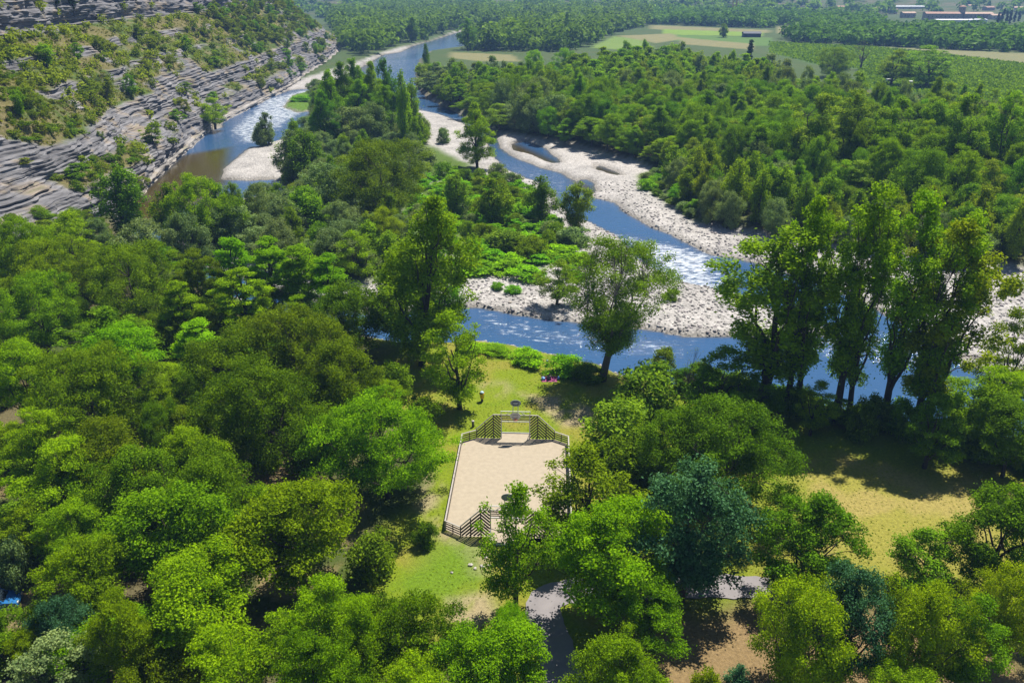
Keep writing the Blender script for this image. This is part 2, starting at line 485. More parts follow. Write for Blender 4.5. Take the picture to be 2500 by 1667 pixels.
    # water surface over the whole river bed
    wm = (fc(bed) < 3 * fc(far)) & (fc(y) > 40) & (fc(y) < 1150)
    f = F[wm]
    u, inv = np.unique(f.ravel(), return_inverse=True)
    WV = V[u].copy()
    dep = np.clip(WL - WV[:, 2], 0, 3)
    wx, wy = WV[:, 0], WV[:, 1]
    WV[:, 2] = WL
    me = mesh_np('river', WV, inv.reshape(-1, 4), True)
    foam_sparkle = np.zeros(len(u))
    for pts, m in (([(560, 320), (640, 245), (760, 215), (770, 260), (700, 300), (640, 350), (590, 350)], .8), ([(905, 150), (1025, 145), (1022, 215), (960, 215), (905, 180)], .35),
                   ([(1020, 262), (1150, 300), (1200, 360), (1120, 340), (1040, 290)], .65), ([(1200, 385), (1420, 450), (1360, 480), (1240, 430)], .35), ([(1500, 570), (1750, 620), (1780, 720), (1620, 690)], .85),
                   ([(1163, 750), (1330, 790), (1680, 830), (1680, 880), (1450, 860), (1160, 820)], .42), ([(930, 135), (1060, 110), (1060, 122), (930, 150)], .25), ([(400, 420), (560, 360), (560, 440), (450, 470)], .0),  # near channel: riffle foam plus sun sparkle painted white
                   ([(1900, 780), (2200, 820), (2400, 900), (2200, 900), (1900, 850)], .5)):
        q = sdist(wx, wy, poly(pts, WL))
        foam_sparkle = np.maximum(foam_sparkle, m * sstep(4, -4, q))
    brown = np.zeros(len(u))
    for pts in ([(300, 500), (440, 380), (560, 360), (560, 440), (540, 480), (330, 560)], [(1235, 340), (1380, 405), (1350, 410), (1240, 365)], [(1440, 398), (1540, 432), (1500, 436), (1445, 415)], [(1400, 432), (1465, 470), (1440, 485), (1405, 455)]):
        brown = np.maximum(brown, sstep(3, -3, sdist(wx, wy, poly(pts, WL))))
    attr(me, 'foam_sparkle', 'FLOAT', foam_sparkle)
    attr(me, 'brown', 'FLOAT', brown)
    attr(me, 'depth', 'FLOAT', dep)
    tag(obj('river', me, WATER), kind='structure')
    GRID.update(z=z, wat=wat, bed=bed, isl=isl)
    return g, gv

def ground_material():
    m, N, L, out = newmat('ground')
    a = N('Attribute', attribute_name='albedo')
    pb = N('Attribute', attribute_name='pebble')
    tc = N('TexCoord')
    vo = N('TexVoronoi', i_Scale=2.1)
    L(tc.outputs['Object'], vo.inputs['Vector'])
    vo2 = N('TexVoronoi', i_Scale=5.5)
    L(tc.outputs['Object'], vo2.inputs['Vector'])
    hs = N('SeparateColor'); L(vo.outputs['Color'], hs.inputs[0])
    hs2 = N('SeparateColor'); L(vo2.outputs['Color'], hs2.inputs[0])
    ad = N('Math', operation='ADD'); L(hs.outputs[0], ad.inputs[0]); L(hs2.outputs[1], ad.inputs[1])
    mr = N('MapRange'); mr.inputs[2].default_value = 2; mr.inputs[3].default_value = 0.55; mr.inputs[4].default_value = 1.40
    L(ad.outputs[0], mr.inputs[0])
    no = N('TexNoise', i_Scale=3.2, i_Detail=8.0, i_Roughness=0.75)
    L(tc.outputs['Object'], no.inputs['Vector'])
    mg = N('MapRange'); mg.inputs[1].default_value = .3; mg.inputs[2].default_value = .7; mg.inputs[3].default_value = 0.62; mg.inputs[4].default_value = 1.38
    L(no.outputs[0], mg.inputs[0])
    mf = N('Mix', data_type='FLOAT'); L(pb.outputs['Fac'], mf.inputs[0]); L(mg.outputs[0], mf.inputs[2]); L(mr.outputs[0], mf.inputs[3])
    mx = N('Mix', data_type='RGBA', blend_type='MULTIPLY'); mx.inputs[0].default_value = 1
    L(a.outputs['Color'], mx.inputs[6]); L(mf.outputs[0], mx.inputs[7])
    b = N('BsdfPrincipled', i_Roughness=0.9); b.inputs['Specular IOR Level'].default_value = 0.15
    L(mx.outputs[2], b.inputs['Base Color'])
    hm = N('Mix', data_type='FLOAT'); L(pb.outputs['Fac'], hm.inputs[0]); L(no.outputs[0], hm.inputs[2]); L(vo.outputs['Distance'], hm.inputs[3])
    bp = N('Bump', i_Strength=0.7, i_Distance=0.25); bp.invert = False
    L(hm.outputs[0], bp.inputs['Height']); L(bp.outputs[0], b.inputs['Normal'])
    L(b.outputs[0], out.inputs[0])
    return m
def water_material():
    m, N, L, out = newmat('river_water')
    tc = N('TexCoord')
    fo, br, de = (N('Attribute', attribute_name=k) for k in ('foam_sparkle', 'brown', 'depth'))
    mp = N('Mapping'); mp.inputs['Scale'].default_value = (0.7, 1.7, 1); mp.inputs['Rotation'].default_value = (0, 0, 0.25)
    L(tc.outputs['Object'], mp.inputs[0])
    n1 = N('TexNoise', i_Scale=1.1, i_Detail=4.0, i_Roughness=0.6, i_Distortion=0.6); L(mp.outputs[0], n1.inputs['Vector'])
    n2 = N('TexNoise', i_Scale=0.75, i_Detail=8.0, i_Roughness=0.75); L(mp.outputs[0], n2.inputs['Vector'])
    n3 = N('TexNoise', i_Scale=0.06, i_Detail=3.0); L(tc.outputs['Object'], n3.inputs['Vector'])
    deep = N('Mix', data_type='RGBA'); deep.inputs[6].default_value = (0.030, 0.080, 0.180, 1); deep.inputs[7].default_value = (0.055, 0.040, 0.010, 1)  # blue base has the sky's reflection painted into it, brown marks the pools
    L(br.outputs['Fac'], deep.inputs[0])
    sh = N('MapRange'); sh.inputs[1].default_value = 0.0; sh.inputs[2].default_value = 0.55; sh.inputs[3].default_value = 0.8; sh.inputs[4].default_value = 0.0
    L(de.outputs['Fac'], sh.inputs[0])
    c2 = N('Mix', data_type='RGBA'); L(sh.outputs[0], c2.inputs[0]); L(deep.outputs[2], c2.inputs[6]); c2.inputs[7].default_value = (0.095, 0.082, 0.055, 1)
    b = N('BsdfPrincipled', i_Roughness=0.07, i_IOR=1.333)
    L(c2.outputs[2], b.inputs['Base Color'])
    st = N('MapRange'); st.inputs[3].default_value = 0.16; st.inputs[4].default_value = 0.9; L(fo.outputs['Fac'], st.inputs[0])
    rb = N('Math', operation='MULTIPLY_ADD'); L(br.outputs['Fac'], rb.inputs[0]); rb.inputs[1].default_value = -0.11; L(st.outputs[0], rb.inputs[2])
    bp = N('Bump', i_Distance=0.6); L(rb.outputs[0], bp.inputs['Strength']); L(n1.outputs[0], bp.inputs['Height'])
    L(bp.outputs[0], b.inputs['Normal'])
    # broken white water, and sun sparkle painted as white flecks
    th = N('Math', operation='MULTIPLY_ADD'); L(fo.outputs['Fac'], th.inputs[0]); th.inputs[1].default_value = 0.30; L(n2.outputs[0], th.inputs[2])
    th2 = N('Math', operation='MULTIPLY_ADD'); L(n1.outputs[0], th2.inputs[0]); th2.inputs[1].default_value = 0.35; L(th.outputs[0], th2.inputs[2])
    fm = N('MapRange'); fm.inputs[1].default_value = 0.84; fm.inputs[2].default_value = 1.04; L(th2.outputs[0], fm.inputs[0])
    wh = N('BsdfDiffuse'); wh.inputs[0].default_value = (0.55, 0.58, 0.62, 1)
    ms = N('MixShader'); L(fm.outputs[0], ms.inputs[0]); L(b.outputs[0], ms.inputs[1]); L(wh.outputs[0], ms.inputs[2])
    L(ms.outputs[0], out.inputs[0])
    return m
GROUND, WATER = ground_material(), water_material()
ground, gravel = build_ground()

# ------------------------------------------------------------------ limestone cliff on the left bank
def cliff_material():
    m, N, L, out = newmat('cliff_rock')
    a = N('Attribute', attribute_name='albedo')
    rk = N('Attribute', attribute_name='rock')
    tc = N('TexCoord')
    mp = N('Mapping'); mp.inputs['Scale'].default_value = (0.25, 0.12, 2.6)
    L(tc.outputs['Object'], mp.inputs[0])
    n1 = N('TexNoise', i_Scale=1.0, i_Detail=6.0, i_Roughness=0.7); L(mp.outputs[0], n1.inputs['Vector'])
    n2 = N('TexNoise', i_Scale=1.4, i_Detail=8.0, i_Roughness=0.75); L(tc.outputs['Object'], n2.inputs['Vector'])
    r1 = N('MapRange'); r1.inputs[1].default_value = .35; r1.inputs[2].default_value = .65; r1.inputs[3].default_value = .55; r1.inputs[4].default_value = 1.3; L(n1.outputs[0], r1.inputs[0])
    r2 = N('MapRange'); r2.inputs[1].default_value = .3; r2.inputs[2].default_value = .7; r2.inputs[3].default_value = .55; r2.inputs[4].default_value = 1.45; L(n2.outputs[0], r2.inputs[0])
    mf = N('Mix', data_type='FLOAT'); L(rk.outputs['Fac'], mf.inputs[0]); L(r2.outputs[0], mf.inputs[2]); L(r1.outputs[0], mf.inputs[3])
    mx = N('Mix', data_type='RGBA', blend_type='MULTIPLY'); mx.inputs[0].default_value = 1
    L(a.outputs['Color'], mx.inputs[6]); L(mf.outputs[0], mx.inputs[7])
    b = N('BsdfPrincipled', i_Roughness=0.92); b.inputs['Specular IOR Level'].default_value = 0.15
    L(mx.outputs[2], b.inputs['Base Color'])
    hm = N('Mix', data_type='FLOAT'); L(rk.outputs['Fac'], hm.inputs[0]); L(n2.outputs[0], hm.inputs[2]); L(n1.outputs[0], hm.inputs[3])
    bp = N('Bump', i_Strength=0.8, i_Distance=0.5); L(hm.outputs[0], bp.inputs['Height']); L(bp.outputs[0], b.inputs['Normal'])
    L(b.outputs[0], out.inputs[0])
    return m
def hash2(i, j):
    v = np.sin(i * 127.1 + j * 311.7) * 43758.5453
    return v - np.floor(v)
def cliff_bands(y, z):                       # 0..1 how rocky a height is, varying along the cliff
    n = fbm(y / 38, z * 0 + 3.3, 3)
    n2 = fbm(y / 17, z / 9 + 40, 3)
    k = lambda a, b, e: sstep(a - e, a + e, z) * sstep(b + e, b - e, z)
    r = np.maximum.reduce([k(-4, 5.2 + 4 * (n - .5), .7) * 1.0, k(7.8 + 2 * (n - .5), 13.6 + 2.5 * (n2 - .5), .5), k(19.6, 22.2, .4) * sstep(.42, .55, n2),
                           k(26.2, 28.6, .5) * sstep(.42, .55, n2), k(33 + 3 * (n - .5), 51, .8), k(4, 8.6, .5) * sstep(.44, .54, n2), k(13, 16.5, .4) * sstep(.46, .56, n2) * sstep(.45, .5, n), k(16, 19, .4) * sstep(.62, .70, n2), k(23, 26, .4) * sstep(.64, .72, n2) * .8])
    return r
def build_cliff():
    ys = [46.0]
    while ys[-1] < 1380: ys.append(ys[-1] + max(0.8, ys[-1] * 0.0072))
    ys = np.array(ys)
    zs = np.concatenate([np.arange(-3.2, 16, 0.17), np.arange(16, 56, 0.24), np.linspace(56.3, 70, 14)])
    Y, Z = np.meshgrid(ys, zs, indexing='ij')
    sb = np.interp(Z, PROF_Z, PROF_S)
    rock = cliff_bands(Y, Z)
    # beds: each bed has a vertical face and a ledge
    bt = 0.55 + 0.35 * hash2(np.floor(Z / 6), 2.0)
    zb = Z / bt
    bi = np.floor(zb)
    fr = zb - bi
    s0, s1 = np.interp(bi * bt, PROF_Z, PROF_S), np.interp((bi + 1) * bt, PROF_Z, PROF_S)
    stepped = s0 + (s1 - s0) * sstep(.72, 1.0, fr)
    jy = np.floor(Y / (2.5 + 3 * hash2(bi, 1.7)) + hash2(bi, 8.1) * 9)
    stepped += (hash2(bi, jy) - .5) * 0.8 + (hash2(bi, 5.5) - .5) * 0.9
    amp = np.clip((Z + 1.5) / 8, 0, 1)
    bulge = (fbm(Y / 30, Z / 14 + 7, 4) - .5) * 9 * amp + (fbm(Y / 7, Z / 4, 3) - .5) * 2.6 * np.clip((Z + 2) / 3, 0.15, 1)
    s = sb * (1 - rock) + stepped * rock + bulge + (fbm(Y / 2, Z / 1.2 + 60, 3) - .5) * 0.9
    X = foot_x(Y) - s
    ZZ = Z * cliff_scale(Y) + (fbm(Y / 12, Z / 6 + 90, 3) - .5) * 1.1 * np.clip(Z / 3, 0, 1)
    ZZ = np.where(Z < -2.5, -3.4, ZZ)
    n1, n2, n3 = fbm(Y / 16, Z / 5), fbm(Y / 5, Z / 2.0 + 20), fbm(Y / 1.6, Z / .8, 3)
    bn = hash2(bi, np.floor(Y / 11)) * .6 + hash2(bi, 3.0) * .4
    g = 0.11 + 0.125 * bn + .10 * (n2 - .5)
    C = np.stack([g * .98, g * .95, g * 1.0], -1)
    brn = (sstep(.58, .72, n2) * .6)[..., None]
    C = C * (1 - brn) + np.array((0.30, 0.23, 0.16)) * brn
    wash = (sstep(1.3, -.8, Z) * .7)[..., None]
    C = C * (1 - wash) + np.array((0.40, 0.36, 0.32)) * wash
    soil = np.zeros_like(C) + np.array((0.125, 0.112, 0.038))
    k = sstep(.42, .62, n1)[..., None]
    soil = soil * (1 - k) + np.array((0.066, 0.100, 0.014)) * k
    k = (sstep(.55, .7, n3) * .6)[..., None]
    soil = soil * (1 - k) + np.array((0.185, 0.150, 0.075)) * k
    rk = np.clip(rock * 1.15 + (n3 - .5) * .7 * (rock > .02) - .02, 0, 1)
    rk = rk * (1 - .5 * sstep(.64, .76, n2) * (fr > .7))
    C = soil * (1 - rk[..., None]) + C * rk[..., None]
    nr, nc = X.shape
    V = np.stack([X, Y, ZZ], -1).reshape(-1, 3)
    idx = np.arange(nr * nc).reshape(nr, nc)
    F = np.stack([idx[:-1, :-1], idx[1:, :-1], idx[1:, 1:], idx[:-1, 1:]], -1).reshape(-1, 4)
    me = mesh_np('cliff', V, F[:, ::-1].copy(), False)
    attr(me, 'albedo', 'FLOAT_COLOR', np.concatenate([C, np.ones(X.shape + (1,))], -1).reshape(-1, 4))
    attr(me, 'rock', 'FLOAT', rk.ravel())
    tag(obj('cliff', me, cliff_material()), kind='structure')
    return ys, zs, X, ZZ, rk
CL = build_cliff()
def cliff_point(y, z):                       # surface point of the cliff near (y, z)
    i = int(np.clip(np.searchsorted(CL[0], y), 1, len(CL[0]) - 2))
    j = int(np.clip(np.searchsorted(CL[1], z), 1, len(CL[1]) - 2))
    return float(CL[2][i, j]), float(CL[0][i]), float(CL[3][i, j]), float(CL[4][i, j])

# ------------------------------------------------------------------ tree prototypes (mesh data shared by the copies)
def leaves_mesh(name, C, Nn, size, tint, rng):
    n = len(C)
    r = rng.normal(size=(n, 3))
    a = np.cross(Nn, r)
    a /= np.linalg.norm(a, axis=1, keepdims=True) + 1e-9
    b = np.cross(Nn, a)
    s = size[:, None]
    V = np.stack([C - a * s * .55, C + b * s * .34 + Nn * s * .12, C + a * s * .55, C - b * s * .34 + Nn * s * .12], 1).reshape(-1, 3)
    me = mesh_np(name, V, np.arange(4 * n).reshape(n, 4), False)
    attr(me, 'tint', 'FLOAT', np.repeat(tint, 4))
    return me
PROFILES = {
    'dome': lambda t: np.sqrt(np.clip(1 - (np.clip(t - .30, -.30, 1) / .72) ** 2, 0, 1)) * (0.62 + .38 * np.clip(t / .3, 0, 1)),
    'round': lambda t: np.sqrt(np.clip(1 - ((t - .45) / .58) ** 2, 0, 1)),
    'ovoid': lambda t: np.clip(np.sin(np.pi * np.clip(t, 0, 1) ** .75), 0, 1) ** .65,
    'cone': lambda t: np.clip(.45 + 2.2 * t, 0, 1) * np.clip(1.02 - t ** 2.2, 0, 1) ** .75,
    'spire': lambda t: np.clip(.35 + 2.2 * t, 0, 1) * (1 - t) ** .6 * 1.15,
    'column': lambda t: np.clip(.5 + 1.6 * t, 0, 1) * np.clip(1.02 - t ** 3.2, 0, 1) ** .65,
    'vase': lambda t: np.clip(.35 + .9 * t, 0, 1) * np.clip(1.02 - t ** 4, 0, 1) ** .6,
}
def tree_proto(name, h, w, cb, prof, ncl, clr, nl, ls, seed, flat=.7, shell=.5, trunk=.02, lobes=.22, up=.55, fork=0, lean=0.0, drop=0.0, bmat=None, branches=.5, tall=1.0):
    rng = np.random.default_rng(seed)
    f = PROFILES[prof]
    R = w / 2
    ph = rng.random(4) * 6.28
    # trunk and forks
    mb = MB()
    tr = trunk * h
    top = h * (.9 if prof in ('cone', 'column', 'spire') else .62)
    zs = np.linspace(0, top, 7)
    wig = np.cumsum(rng.normal(0, .012 * h, (7, 2)), 0) * np.linspace(0, 1, 7)[:, None]
    path = np.stack([wig[:, 0] + lean * zs, wig[:, 1], zs], 1)
    mb.tube(path, list(tr * np.linspace(1.25, .25, 7)), 7)
    axis = lambda z: np.array([np.interp(z, zs, path[:, 0]), np.interp(z, zs, path[:, 1])])
    # clump centres
    C, RR, T = [], [], []
    for i in range(ncl * 3):
        if len(C) >= ncl: break
        t = rng.random() ** .9
        r = float(f(np.array(t)))
        if rng.random() > .25 + .75 * r: continue
        th = rng.random() * 6.283
        lob = 1 + lobes * math.sin(2 * th + ph[0] + 2.5 * t) + lobes * .7 * math.sin(3 * th + ph[1] - 3 * t) + rng.normal(0, .07)
        rad = R * r * lob * (shell + (1 - shell) * math.sqrt(rng.random()))
        z = cb * h + t * (h * (1 - cb))
        cr = clr * R * (.65 + .7 * rng.random()) * (1 - .25 * t)
        ax = axis(z)
        rad = max(rad - cr * .6, 0)
        z = min(z, h - cr * flat * .8)
        C.append((ax[0] + rad * math.cos(th), ax[1] + rad * math.sin(th), z - drop * rad)); RR.append(cr); T.append(t)
    C = np.array(C); RR = np.array(RR)
    k = len(C)
    # main limbs, then boughs from the nearest limb point to the clumps
    nodes = [(np.array([*axis(z), z]), tr * (1.1 - .8 * z / top)) for z in np.linspace(cb * h * .6, top, 9)]
    nl_ = {'vase': 7, 'round': 7, 'dome': 8, 'ovoid': 8}.get(prof, 9)
    for q in range(nl_):
        th = 2.4 * q + ph[2]
        z0 = cb * h * (.55 + .5 * rng.random()) + (top - cb * h) * (.75 * q / nl_) * (.55 if prof in ('vase', 'dome', 'round') else 1)
        a0 = np.array([*axis(z0), z0])
        t_ = min(.95, (z0 / h - cb) + .30 + .30 * rng.random())
        rd = R * float(f(np.array(max(t_, .1)))) * (.55 + .25 * rng.random())
        e_ = np.array([a0[0] + rd * math.cos(th), a0[1] + rd * math.sin(th), cb * h + t_ * h * (1 - cb)])
        r0 = tr * (.62 - .3 * z0 / h)
        pl = []
        for u_ in np.linspace(0, 1, 6):
            p_ = a0 * (1 - u_) + e_ * u_ + np.array([0, 0, -.13 * rd * math.sin(math.pi * u_)]) + rng.normal(0, .035 * R, 3) * (0 < u_ < 1)
            pl.append(p_); nodes.append((p_, r0 * (1 - .75 * u_)))
        mb.tube(pl, [r0 * (1 - .75 * u_) for u_ in np.linspace(0, 1, 6)], 5, False)
    NP_ = np.array([n_[0] for n_ in nodes])
    order = rng.permutation(k)
    for i in order[:int(k * branches)]:
        c = C[i]
        dd = np.linalg.norm(NP_ - c, axis=1) + 1.2 * np.maximum(NP_[:, 2] - c[2] + .02 * h, 0)
        j = int(np.argmin(dd))
        a0, rn = nodes[j]
        mid = (a0 + c) / 2 + rng.normal(0, .05 * R, 3)
        rb = min(rn * .6, tr * .30)
        mb.tube([a0, mid, c], [rb, rb * .65, rb * .3], 4, False)
        for q in range(2):
            e = c + rng.normal(0, RR[i] * .5, 3)
            mb.tube([mid, (mid + e) / 2 + rng.normal(0, .03 * R, 3), e], [rb * .45, rb * .3, rb * .15], 3, False)
    tm = mb.mesh(name + '_trunk', True)
    tm.materials.append(bmat or BARK)
    # leaves
    cnt = np.maximum((nl * (RR / RR.mean()) ** 2 / k).astype(int), 3)
    ci = np.repeat(np.arange(k), cnt)
    n = len(ci)
    u = rng.normal(size=(n, 3)); u /= np.linalg.norm(u, axis=1, keepdims=True)
    rr = rng.random(n) ** .42
    # sub-lobes inside the clump give ragged edges
    off = rng.normal(0, .15, (n, 3)) * (1 + 1.9 * (rng.random((n, 1)) < .10))
    pos = C[ci] + (u * rr[:, None] + off) * RR[ci][:, None] * np.array([1, 1, flat * tall])
    pos[:, 2] = np.maximum(pos[:, 2], .04 * h)
    nn = u * .5 + np.array([0, 0, up]) + rng.normal(0, .55, (n, 3))
    nn /= np.linalg.norm(nn, axis=1, keepdims=True)
    ct = rng.random(k)
    tint = np.clip(.38 * ct[ci] + .62 * rng.random(n), 0, 1)
    lm = leaves_mesh(name + '_crown', pos, nn, ls * (.65 + .7 * rng.random(n)), tint, rng)
    lm.materials.append(LEAF)
    return {'h': h, 'w': w, 'trunk': tm, 'crown': lm}
PR = {
    'locust': [tree_proto('locust', 10, 8.5, .28, 'dome', 105, .25, 32000, .185, 11 + i, flat=.45, up=.7, lobes=.34) for i in range(3)],
    'oak': [tree_proto('oak', 10, 9, .16, 'round', 130, .23, 33000, .18, 21 + i, flat=.72, lobes=.32, up=.5) for i in range(3)],
    'bigdome': [tree_proto('spreading_locust', 11, 13.5, .26, 'dome', 210, .165, 48000, .19, 211, flat=.5, up=.65, lobes=.34)],
    'bigoak': [tree_proto('spreading_oak', 12, 13.5, .14, 'round', 230, .16, 48000, .19, 221, flat=.7, up=.5, lobes=.3)],
    'boxelder': [tree_proto('boxelder', 13, 7, .25, 'column', 62, .29, 25000, .21, 31 + i, flat=.38, up=.9, lobes=.25) for i in range(2)],
    'maple': [tree_proto('maple', 13, 9.5, .14, 'ovoid', 150, .20, 30000, .21, 41 + i, flat=.8, lobes=.26, up=.4) for i in range(2)],
    'tall': [tree_proto('tall_poplar', 27, 10, .22, 'vase', 82, .19, 15500, .28, 51 + i, flat=.9, tall=1.3, lobes=.34, up=.4, trunk=.015, branches=.8, shell=.35) for i in range(3)],
    'ovate': [tree_proto('ovate_poplar', 22, 11, .10, 'cone', 130, .22, 28000, .28, 61 + i, flat=.8, lobes=.36, up=.45, trunk=.016) for i in range(2)],
    'young': [tree_proto('young_poplar', 10, 4.6, .08, 'column', 60, .32, 9000, .24, 71 + i, flat=.9, tall=1.4, lobes=.25, up=.4) for i in range(3)],
    'willow': [tree_proto('willow', 8, 7, .06, 'round', 80, .27, 15000, .21, 81 + i, flat=.8, lobes=.22, up=.5) for i in range(2)],
    'ash': [tree_proto('ash', 13, 7.5, .16, 'ovoid', 70, .27, 13000, .22, 91 + i, flat=.6, lobes=.28, up=.5, branches=.8) for i in range(2)],
    'solo': [tree_proto('open_willow', 20, 16, .24, 'vase', 210, .15, 44000, .20, 101, flat=.8, shell=.3, lobes=.22, up=.45, trunk=.022, branches=.9, lean=.10, bmat=PALEBARK)],
    'shrub': [tree_proto('shrub', 3, 4.2, .0, 'dome', 45, .34, 5200, .20, 111 + i, flat=.7, lobes=.2, trunk=.02, up=.6) for i in range(3)],
    'scrub': [tree_proto('scrub', 3, 3.4, .0, 'dome', 20, .45, 900, .32, 121 + i, flat=.8, lobes=.3, up=.5, branches=.3) for i in range(3)],
    'wood': [tree_proto('wood', 14, 9, .12, p, 60, .28, 5200, .46, 131 + i, flat=fl, lobes=.34, up=.5, branches=.25) for i, (p, fl) in enumerate([('dome', .5), ('round', .75), ('ovoid', .8), ('ovoid', .9), ('round', .6), ('vase', .8)])],
    'knot': [tree_proto('knotweed', 2.2, 4.6, .0, 'dome', 26, .36, 2600, .30, 141 + i, flat=.35, lobes=.3, up=1.2, branches=.1) for i in range(3)],
    'cypress': [tree_proto('cypress', 12, 2.6, .02, 'spire', 40, .45, 1500, .5, 151, flat=1.3, lobes=.05, branches=.1)],
    'pine': [tree_proto('pine', 9, 4, .3, 'spire', 24, .40, 1300, .35, 161, flat=.5, lobes=.3, branches=.9)],
    'bare': [tree_proto('bare_tree', 8, 4, .3, 'vase', 46, .20, 130, .16, 171, flat=.9, lobes=.3, branches=1.0, bmat=PALEBARK)],
}
_cnt = {}
PLACED = []
def spawn(kind, name, x, y, z, h, w, leaf, label, cat, group=None, parts=True, rz=None, var=None):
    if w > 11 and kind in ('locust', 'oak') and parts: kind = {'locust': 'bigdome', 'oak': 'bigoak'}[kind]
    i = _cnt.get(kind, 0); _cnt[kind] = i + 1
    p = PR[kind][(i if var is None else var) % len(PR[kind])]
    if rz is None: rz = (i * 2.399) % 6.283
    sc_ = (w / p['w'], w / p['w'], h / p['h'])
    if parts:
        root = empty(name, (x, y, z), rz, label, cat, group)
        t = obj('trunk', p['trunk'], None, root)
        c = obj('crown', p['crown'], None, root)
        root.scale = sc_
        root.rotation_euler = (.05 * math.sin(i * 1.7), .05 * math.sin(i * 2.9 + 1), rz)
    else:
        root = tag(obj(name, p['crown'], None), label, cat, group)
        root.location = (x, y, z); root.rotation_euler = (0, 0, rz); root.scale = sc_
        c = root
    c.color = LM[leaf]
    PLACED.append((x, y, w))
    return root
def gz(x, y):
    return float(land_z(x, y)) - 0.06
def top_tree(px, py, h, wpx, kind, leaf, name, label, cat='tree', group=None, **kw):     # given by the crown's top in the photo
    zg = 0.0
    for _ in range(3):
        x, y = P(px, py, zg + h)
        zg = gz(x, y)
    w_ = wpx * depth(y, h * .6) / FPX
    return spawn(kind, name, x, y, zg, h, w_, leaf, label, cat, group, **kw)
def base_tree(px, py, pytop, wpx, kind, leaf, name, label, cat='tree', group=None, **kw):  # given by its foot and its top row
    zg = 0.0
    for _ in range(3):
        x, y = P(px, py, zg)
        zg = gz(x, y)
    h = height_at(y, pytop) - zg
    w_ = wpx * depth(y, h * .6) / FPX
    return spawn(kind, name, x, y, zg, h, w_, leaf, label, cat, group, **kw)

def zone(x, y, pg, what):
    a, b = pg.min(0), pg.max(0)
    kx, ky = (x / y) if y > 0 else 0, (y - a[1]) / (b[1] - a[1])
    r_ = 'near the front' if ky < .22 else ('in the middle rows' if ky < .5 else 'towards the back')
    c_ = ('far left', 'left', 'central left', 'central right', 'right', 'far right')[int(np.clip((kx - what[0]) / (what[1] - what[0]) * 6, 0, 5))]
    return r_ + ', ' + c_ + ' part'
